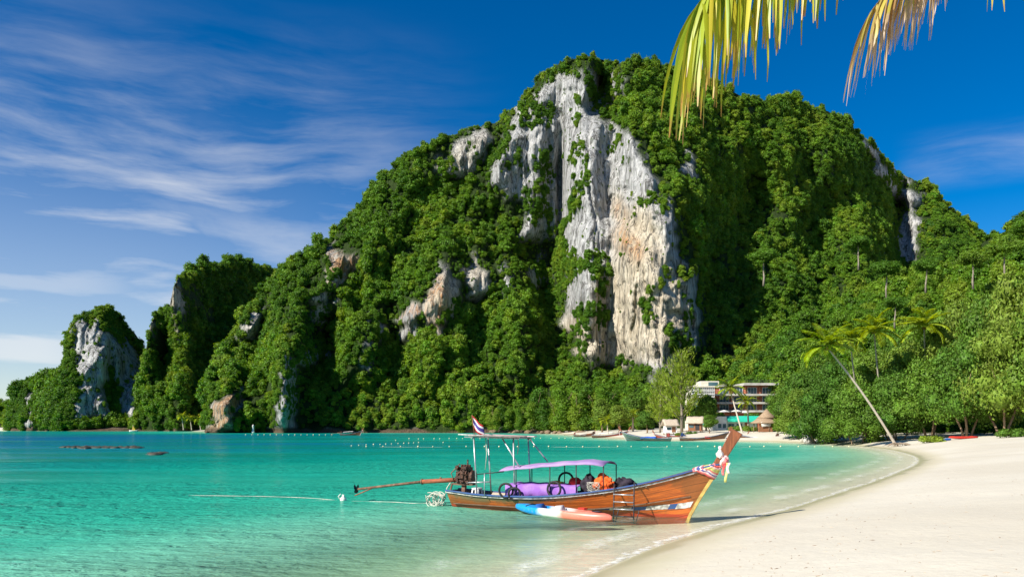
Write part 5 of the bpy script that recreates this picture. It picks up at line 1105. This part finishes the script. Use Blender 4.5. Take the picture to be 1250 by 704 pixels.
# tyres
for (x, y, z, ry, r, lab) in ((2.72, -.80, .76, .3, .25, 'black tyre hung on the near rail at the aft end of the purple cloth'), (4.55, -.80, .88, -.2, .25, 'black tyre hung on the near rail at the middle of the purple cloth'), (4.35, .78, 1.08, .1, .27, 'black tyre standing at the far rail behind the purple cloth'), (3.05, -.80, .66, .5, .21, 'smaller black tyre tucked behind the aft tyre')):
    b = MB(); b.tube([(r * math.cos(a), 0, r * math.sin(a)) for a in np.linspace(0, 2 * math.pi, 28, endpoint=False)], .04, 9, close=True); o = b.build('tyre', [M['rubber']]); o.location = onboat(x, y, z); o.rotation_euler = (ry * .4, 0, HEAD + ry * .5); tag(o, lab, 'tyre', 'tyres hung on the moored boat')
# life vests and bags heaped forward of the cloth
def soft(name, x, y, z, rad, seed, m_, lab, cat_, amp=.22, rot=0.0):
    """crumpled cloth heap"""
    b = MB(); b.blob((0, 0, 0), rad, seed, amp, 0, 30, 18); V = np.array(b.v); n_ = fbm(V[:, 0] / .16 + seed, V[:, 1] / .16, V[:, 2] / .16, 3, seed); r_ = 1 - .32 * np.abs(n_) + .22 * fbm(V[:, 0] / .3, V[:, 1] / .3, V[:, 2] / .3 + seed, 2, seed + 5); b.v = [tuple(p) for p in V * r_[:, None]]
    o = b.build(name, [M[m_]]); o.location = onboat(x, y, z - .06); o.rotation_euler = (0, rot, HEAD); tag(o, lab, cat_)
soft('life_vest', 6.02, -.22, 1.10, (.30, .26, .34), 3, 'orange', 'orange life vest heaped under the front of the awning', 'life vest', .25, .5)
soft('life_vest', 6.30, -.36, 1.06, (.26, .20, .30), 8, 'orange', 'orange life vest slumped forward nearest the bow', 'life vest', .25, .8)
soft('bag', 5.58, -.30, 1.08, (.26, .34, .36), 5, 'black cloth', 'black bag between the purple cloth and the life vests', 'bag')
soft('bag', 6.70, .10, 1.10, (.32, .4, .28), 6, 'black cloth', 'dark cover bundled at the front awning post', 'bag')
soft('bundle', 4.95, .25, 1.12, (.28, .24, .16), 7, 'redcloth', 'red bundle lying on top of the purple cloth', 'bundle', .15)
soft('bundle', 4.15, .35, 1.05, (.28, .22, .10), 9, 'yellow cloth', 'flat yellow bundle on the far side of the purple cloth', 'bundle', .15)
b = MB(); rg = random.Random(4)
for k in range(11): a = rg.uniform(0, 6.28); b.tube([(.22 * math.cos(a + t * 6.28) + rg.uniform(-.02, .02), .10 * math.sin(a + t * 6.28), .16 + .15 * math.sin(t * 6.28 + k)) for t in np.linspace(0, .9, 9)], .005, 4)
o = b.build('net', [M['rope']]); o.location = onboat(5.92, -.66, .84); o.rotation_euler = (0, 0, HEAD); tag(o, 'grey bundle of netting on the near rail beside the life vests', 'net')
# ribbons tied round the bow
def ribbon_band(b, u0, v1, m_, wd):
    """one wrap: down the near side to the stem, round it, back up the far side and over the foredeck"""
    pts = []
    for sd, ts in ((-1, np.linspace(0, 1, 8)), (1, np.linspace(1, 0, 8))):
        for t in ts: p = hull_pt(S, u0 + (1 - u0) * t, 1.0 - (1 - v1) * t ** 1.3, sd, .03); pts.append(Vector((p.x + (.05 if t == 1 else 0), p.y, p.z + .012 * math.sin(t * 9 + u0 * 90))))
    p0, p1 = pts[-1], pts[0]; pts += [p0.lerp(p1, .3) + Vector((0, 0, .05)), p0.lerp(p1, .7) + Vector((0, 0, .05)), p1]
    b.tube(pts, [wd * (.5 + .14 * math.sin(i * 2.3 + u0 * 50)) for i in range(len(pts))], 8, m_)
M['rib red'] = mat('red ribbon', (.62, .06, .06), (.70, .20, .20), 6, .7); M['rib pink'] = mat('pink ribbon', (.74, .42, .40), (.78, .62, .58), 6, .7); M['rib white'] = mat('white ribbon', (.74, .72, .66), (.66, .55, .50), 6, .7); M['rib green'] = mat('yellow green ribbon', (.50, .50, .14), (.60, .58, .26), 6, .7); M['rib blue'] = mat('blue ribbon', (.05, .08, .30), (.3, .25, .4), 6, .7)
rb = part_thing('bow_ribbons', onboat(S[5][-1] - .4, 0, S[2][-1]), 'coloured ribbons wound round the bow with loose yellow tails', 'ribbons'); off = Vector((S[5][-1] - .4, 0, S[2][-1]))
for k, (u, v1, m_) in enumerate([(.915, .77, 'rib red'), (.922, .79, 'rib pink'), (.93, .81, 'rib blue'), (.937, .83, 'rib white'), (.943, .85, 'rib red'), (.95, .87, 'rib green'), (.957, .895, 'rib green'), (.965, .92, 'rib pink'), (.978, .96, 'rib red')]):
    b = MB(); ribbon_band(b, u, v1, 0, .085); b.v = [tuple(Vector(p) - off) for p in b.v]; b.build('ribbon', [M[m_]], rb)
b = MB(); kn = Vector((.50, -.06, .12)); 
for c_, r_, sd_, m_ in ((kn, (.15, .14, .17), 3, 'rib pink'), (kn + Vector((-.12, -.05, .2)), (.10, .10, .12), 5, 'rib white'), (kn + Vector((.05, -.08, -.06)), (.10, .09, .12), 9, 'rib red')):
    b = MB(); b.blob((0, 0, 0), r_, sd_, .3, 0, 24, 14); V = np.array(b.v); q_ = 1 - .5 * np.abs(fbm(V[:, 0] / .07 + sd_, V[:, 1] / .07, V[:, 2] / .07, 2, sd_)); b.v = [tuple(Vector(p) + c_) for p in V * q_[:, None] * 1.15]; b.build('knot', [M[m_]], rb)
for k, (dx, m_, l) in enumerate(((.10, 'rib green', .62), (.02, 'rib red', .40), (.16, 'rib white', .34))):
    b = MB(); b.sheet([[kn + Vector((dx + .03 * math.sin(t * 5 + k) - .04, -.14 - .05 * t, -.05 - l * t)), kn + Vector((dx + .03 * math.sin(t * 5 + k) + .04, -.15 - .05 * t, -.05 - l * t))] for t in np.linspace(0, 1, 7)], 0, True, .008); b.build('ribbon_tail', [M[m_]], rb)
b = MB(); b.blob((.36, -.02, .52), (.05, .05, .06), 2, .4); b.blob((.36, -.04, .42), (.06, .06, .05), 4, .4); b.build('flower', [M['rib white']], rb)
# boarding ladder hooked over the near rail
ld = part_thing('boarding_ladder', onboat(7.02, -.78, .80), 'dark metal boarding ladder hooked over the near side of the boat', 'ladder'); off = Vector((7.02, -.78, .80))
LB = lambda x, y, z: Vector((x, y, z)) - off
for i, x in enumerate((6.72, 7.40)):
    dz = .08 * i; MB().tube([LB(x, -.60, 1.06 + dz), LB(x, -.84, 1.12 + dz), LB(x + .02, -.92, 1.0 + dz), LB(x + .03, -1.0, .30), LB(x + .04, -1.04, -.12)], .022, 7).build('rail', [M['dark']], ld)
    MB().tube([LB(x + .03, -1.0, .30), LB(x + .30, -1.30, .34), LB(x + .14, -1.18, -.10), LB(x + .04, -1.04, -.05)], .016, 6).build('brace', [M['dark']], ld)
for z in (.80, .56, .32, .10, -.08): MB().tube([LB(6.74, -1.0 - .04 * (z < .3), z), LB(7.42, -1.0 - .04 * (z < .3), z)], .02, 7).build('rung', [M['galv'] if z > .1 else M['dark']], ld)
# rope coil at the stern, mooring line with its floats
b = MB(); rg = random.Random(9)
for k in range(13):
    c = Vector((rg.uniform(-.18, .25), rg.uniform(-.25, .1), rg.uniform(.18, .34))); rr = rg.uniform(.14, .30); t0 = rg.uniform(0, 6.28); ax = rg.uniform(-.7, .7); b.tube([c + Vector((rr * math.cos(a), rr * math.sin(a) * ax, rr * .9 * math.sin(a))) for a in np.linspace(t0, t0 + 5.6, 18)], .018, 5)
b.tube([Vector((.3, 0, .3)), Vector((.42, .05, .7)), Vector((.62, .1, 1.0)), Vector((.9, .2, 1.1))], .02, 5)
o = b.build('rope_coil', [M['rope']]); o.location = onboat(-.55, -.10, .02); o.rotation_euler = (0, 0, HEAD); tag(o, 'loose tangle of pale rope hanging off the boat stern', 'rope')
ml = [onboat(-.6, -.1, .12)] + [Vector((*wl(px, py), .03 + .015 * math.sin(px))) for px, py in ((522, 614.8), (505, 615.2), (480, 613.6), (450, 612.2), (420, 611.5), (380, 608.5), (330, 606.5), (280, 605.5), (200, 604.0))]
sm = catmull([tuple(p) for p in ml], 8); o = MB().tube([tuple(p) for p in sm], [.011 + .003 * math.sin(i * .9) for i in range(len(sm))], 6).build('mooring_line', [M['rope']]); tag(o, 'long pale mooring line floating on the water behind the boat', 'rope')
M['float'] = mat('white float', (.78, .78, .72), (.66, .66, .58), 9, .5)
x, y = wl(419, 611.5); e = empty('float', (x, y, 0), label='white bottle float on the mooring line', cat='float'); MB().lathe((0, 0, 0), [(.02, -.08), (.12, -.04), (.13, .12), (.05, .20), (.045, .27)], 10).build('body', [M['float']], e); MB().tube([(-.12, 0, .05), (-.2, 0, .2), (-.1, 0, .3)], .018, 5).build('handle', [M['float']], e)
# kayak
def kayak_mesh(L, w_, h, matl):
    n = 44; k = 20; V = []; H = []
    for i in range(n + 1):
        t = i / n; x = (t - .5) * L; q = max(0, 1 - abs(2 * t - 1) ** 2.6); hw = w_ / 2 * q ** .75 + .012; rise = .17 * abs(2 * t - 1) ** 3.2; top = h * (.78 + .22 * q); well = .13 * (1 / (1 + math.exp(-(t - .22) * 60))) * (1 / (1 + math.exp((t - .70) * 60)))
        for j in range(k):
            a = 2 * math.pi * j / k; cy, sz = math.cos(a), math.sin(a); y = hw * np.sign(cy) * abs(cy) ** .7; z = (top * .55 + top * .45 * abs(sz) ** .8 if sz > 0 else top * .55 - top * .55 * abs(sz) ** .8)
            if sz > .45 and abs(cy) < .8: z -= well
            V.append((x, y, z * (.35 + .65 * q ** .5) + rise)); H.append(t)
    Fq = [(i * k + j, i * k + (j + 1) % k, (i + 1) * k + (j + 1) % k, (i + 1) * k + j) for i in range(n) for j in range(k)]; me = np_mesh('hull', V, Fq, [matl], smooth=True); set_attr(me, 'len', H); return me
def kayak_mat(name, stops):
    m = bpy.data.materials.new(name); m.use_nodes = True; m.node_tree.nodes.clear(); t = NT(m.node_tree); f = t.math('ADD', t.attr('len'), t.math('MULTIPLY', t.math('SUBTRACT', t.noise(t.coord('Object'), 2.5, 3), .5), .10)); c = t.ramp(f, stops)
    c = t.mix(t.math('MULTIPLY', t.sstep(t.noise(t.coord('Object'), 8, 5), .55, .72), .25), c, (.5, .45, .4, 1)); p_ = t.node('ShaderNodeBsdfPrincipled', Base_Color=c, Roughness=.32); t.node('ShaderNodeOutputMaterial', Surface=p_); return m
M['kayak'] = kayak_mat('blue white salmon plastic', [(.30, (.01, .26, .62)), (.37, (.72, .74, .74)), (.53, (.74, .70, .66)), (.60, (.74, .22, .15)), (1, (.70, .17, .12))])
A_, B_ = Vector((*wl(634, 625.5), 0)), Vector((*wl(741, 636.0), 0)); d = B_ - A_; kr = empty('kayak', (A_ + B_) / 2 + Vector((0, 0, -.06)), math.atan2(d.y, d.x), label='blue white and salmon pink kayak floating against the boat side', cat='kayak')
KL = d.length + .35; o = link(bpy.data.objects.new('hull', kayak_mesh(KL, .80, .40, M['kayak'])), kr); o.rotation_euler = (0, R(1.5), 0)
b = MB(); b.lathe((0, 0, 0), [(.14, 0), (.15, .02), (.02, .035)], 16); o = b.build('hatch', [M['black cloth']], kr); o.location = (KL * .36, 0, .335); o.scale = (1.3, .8, 1)
for x, m_ in ((-.75, 'bluepaint'), (.1, 'stool')):
    b = MB(); b.sheet([[(0, -.22, 0), (0, .22, 0)], [(-.10, -.23, .12), (-.10, .23, .12)], [(-.16, -.20, .22), (-.16, .20, .22)]], 0, True, .03); o = b.build('seat_back', [M[m_]], kr); o.location = (x, 0, .22)
b = MB(); b.tube([(-.04, -.3, 0), (0, 0, .05), (.04, .3, 0)], .02, 6); o = b.build('strap', [M['black cloth']], kr); o.location = (-KL * .31, 0, .36)
b = MB(); b.box((0, 0, 0), (.25, .2, .06)); o = b.build('bow_handle', [M['redcloth']], kr, .02); o.location = (KL * .22, 0, .40)
# two beached kayaks under the trees
for px, Y, m_, rz_, lab in ((1150, 104.5, 'bluepaint', .1, 'blue kayak pulled up under the beach trees'), (1176, 105.5, 'redcloth', .08, 'red kayak pulled up under the beach trees')):
    p = put(px, Y); o = link(bpy.data.objects.new('kayak', kayak_mesh(4.2 if m_ == 'redcloth' else 2.6, .8, .42, M[m_]))); o.location = p; o.rotation_euler = (0, 0, rz_); tag(o, lab, 'kayak')

# ------------------------------------------------------------------ other boats, buoys
M['blue tarp'] = mat('blue tarpaulin', (.02, .09, .42), (.03, .12, .50), 3, .6); M['white tarp'] = mat('white tarpaulin', (.70, .70, .68), (.55, .55, .54), 3, .7); M['engine blue'] = mat('engine under a blue cover', (.02, .05, .16), None, rough=.6)
for (pxs, pxb, Y, hm, eng, can, tp, lab) in [(820, 758, 157, 'hull teal', 'engine red', None, (3.0, 6.0, 'blue tarp'), 'teal longtail boat with blue tarpaulin and red engine at the far beach'), (829, 889, 164, 'hull brown', 'engine blue', None, (5.2, 6.3, 'redcloth'), 'dark longtail boat with blue covered engine and red bundle before the huts'),
        (953, 896, 158, 'hull brown', 'engine', None, (3.4, 6.4, 'white tarp'), 'brown longtail boat with black engine moored before the thatched bar'), (722, 768, 212, 'hull red', 'engine', (2.0, 6.0, 1.0, 1.3, .7, 'white tarp'), None, 'dark red longtail boat with pale awning at the left end of the beach'),
        (838, 800, 171, 'hull red', 'engine blue', (2.2, 6.0, 1.0, 1.3, .7, 'blue tarp'), None, 'small red longtail boat with blue awning behind the teal one'), (872, 910, 170, 'hull teal', 'engine', (2.4, 6.2, 1.0, 1.3, .7, 'white tarp'), None, 'small teal longtail boat with white awning before the restaurant'), (700, 726, 236, 'hull brown', 'engine red', None, (3.0, 6.0, 'white tarp'), 'leftmost small brown longtail boat at the end of the village beach'),
        (415, 446, 262, 'hull brown', 'engine', (1.8, 6.2, 1.2, 1.5, .75, 'white tarp'), None, 'far longtail boat with white awning under the jungle slope')]:
    A_ = Vector(((pxs - CX) / F * Y, Y, -.02)); B_ = Vector(((pxb - CX) / F * Y, Y + (4 if pxb < pxs else -3), -.02)); d = B_ - A_; e = empty('longtail_boat', A_, math.atan2(d.y, d.x), label=lab, cat='boat', group='longtail boats along the far shore'); s = d.length / 10.6; e.scale = (s, s, s)
    long_tail(e, M[hm], False, True, eng, (*can[:5], M[can[5]]) if can else None, (*tp[:2], M[tp[2]]) if tp else None)
    b = MB(); tp_ = Vector((S[5][-1] + .12, 0, S[2][-1] + .1)); b.tube([tp_ + Vector((.16 * math.cos(a), .16 * math.sin(a), .05 * math.sin(a))) for a in np.linspace(0, 6.28, 12, endpoint=False)], .09, 6, close=True); b.box(tp_ + Vector((.2, 0, -.45)), (.07, .1, .8)); b.build('bow_sash', [M['rib pink']], e)
x, y = wl(163, 526.6); q = at(163, 526.6, 440); e = empty('small_boat', (q.x, q.y, -.03), .3, label='tiny white boat with a yellow sail shade at the dark cliff foot', cat='boat'); b = MB(); b.sheet([[(-2.2 + 4.4 * t, sy * .8 * math.sin(math.pi * min(1, .12 + t * .88)) * k, z) for t in np.linspace(0, 1, 9)] for sy, k, z in ((-1, 1, .8), (-1, .6, 0), (1, .6, 0), (1, 1, .8))], 0, True, .05); b.build('hull', [M['white']], e)
b = MB(); b.add([(-.9, 0, .8), (1.0, 0, .8), (-.3, 0, 3.6)], [(0, 1, 2)]); b.add([(-.9, .04, .8), (1.0, .04, .8), (-.3, .04, 3.6)], [(2, 1, 0)]); b.build('shade', [M['yellow cloth']], e); MB().tube([(-.3, 0.02, .2), (-.3, .02, 3.7)], .05, 5).build('mast', [M['white']], e)
M['buoy'] = mat('pale yellow buoy', (.78, .70, .42), (.70, .62, .36), 4, .5)
bm_ = MB().blob((0, 0, .06), (.095, .095, .10), 1, .02, 0, 12, 8).mesh('buoy', [M['buoy']])
gb = random.Random(31); row = [(x + gb.uniform(-2, 2), 545.2 + .15 * math.sin(x)) for x in np.arange(449, 1052, 20.2)]
row2 = [(429, 544.2), (438, 543.4), (447, 542.9), (456, 542.6), (464, 542.4), (471, 542.1), (478, 541.8), (486, 541.4), (493, 541.1), (499, 540.8), (505, 540.5), (511, 540.2), (483, 537.4), (541, 540.1)]
row3 = [(x + gb.uniform(-2, 2), 535.6 - .0045 * (x - 500) + gb.uniform(-.2, .2)) for x in np.arange(500, 700, 9.5)]
row4 = [(x, 530.6 + .002 * (x - 300)) for x in np.arange(300, 410, 7.5)]
for rw, lab, grp in ((row, 'pale yellow buoy on the near float line across the bay', 'buoys on the near float line'), (row2, 'pale yellow buoy on the short slanting float line', 'buoys on the slanting float line'), (row3, 'pale buoy on the float line off the jungle shore', 'buoys on the far float line'), (row4, 'pale buoy on the float line below the pale cliff spire', 'buoys on the float line under the spire')):
    for px, py in rw:
        x, y = wl(px, py); o = link(bpy.data.objects.new('buoy', bm_)); s = gb.uniform(.85, 1.2) * (1 if rw is not row3 else 1.25) * (1 if rw is not row4 else 1.7); o.scale = (s, s, s); o.location = (x, y, 0); tag(o, lab, 'buoy', grp)
# line between the near buoys
pts = [(*wl(px, py), -.01) for px, py in row]; o = MB().tube(pts, .012, 4).build('float_line', [M['rope']]); tag(o, 'thin rope joining the near row of buoys', 'rope')
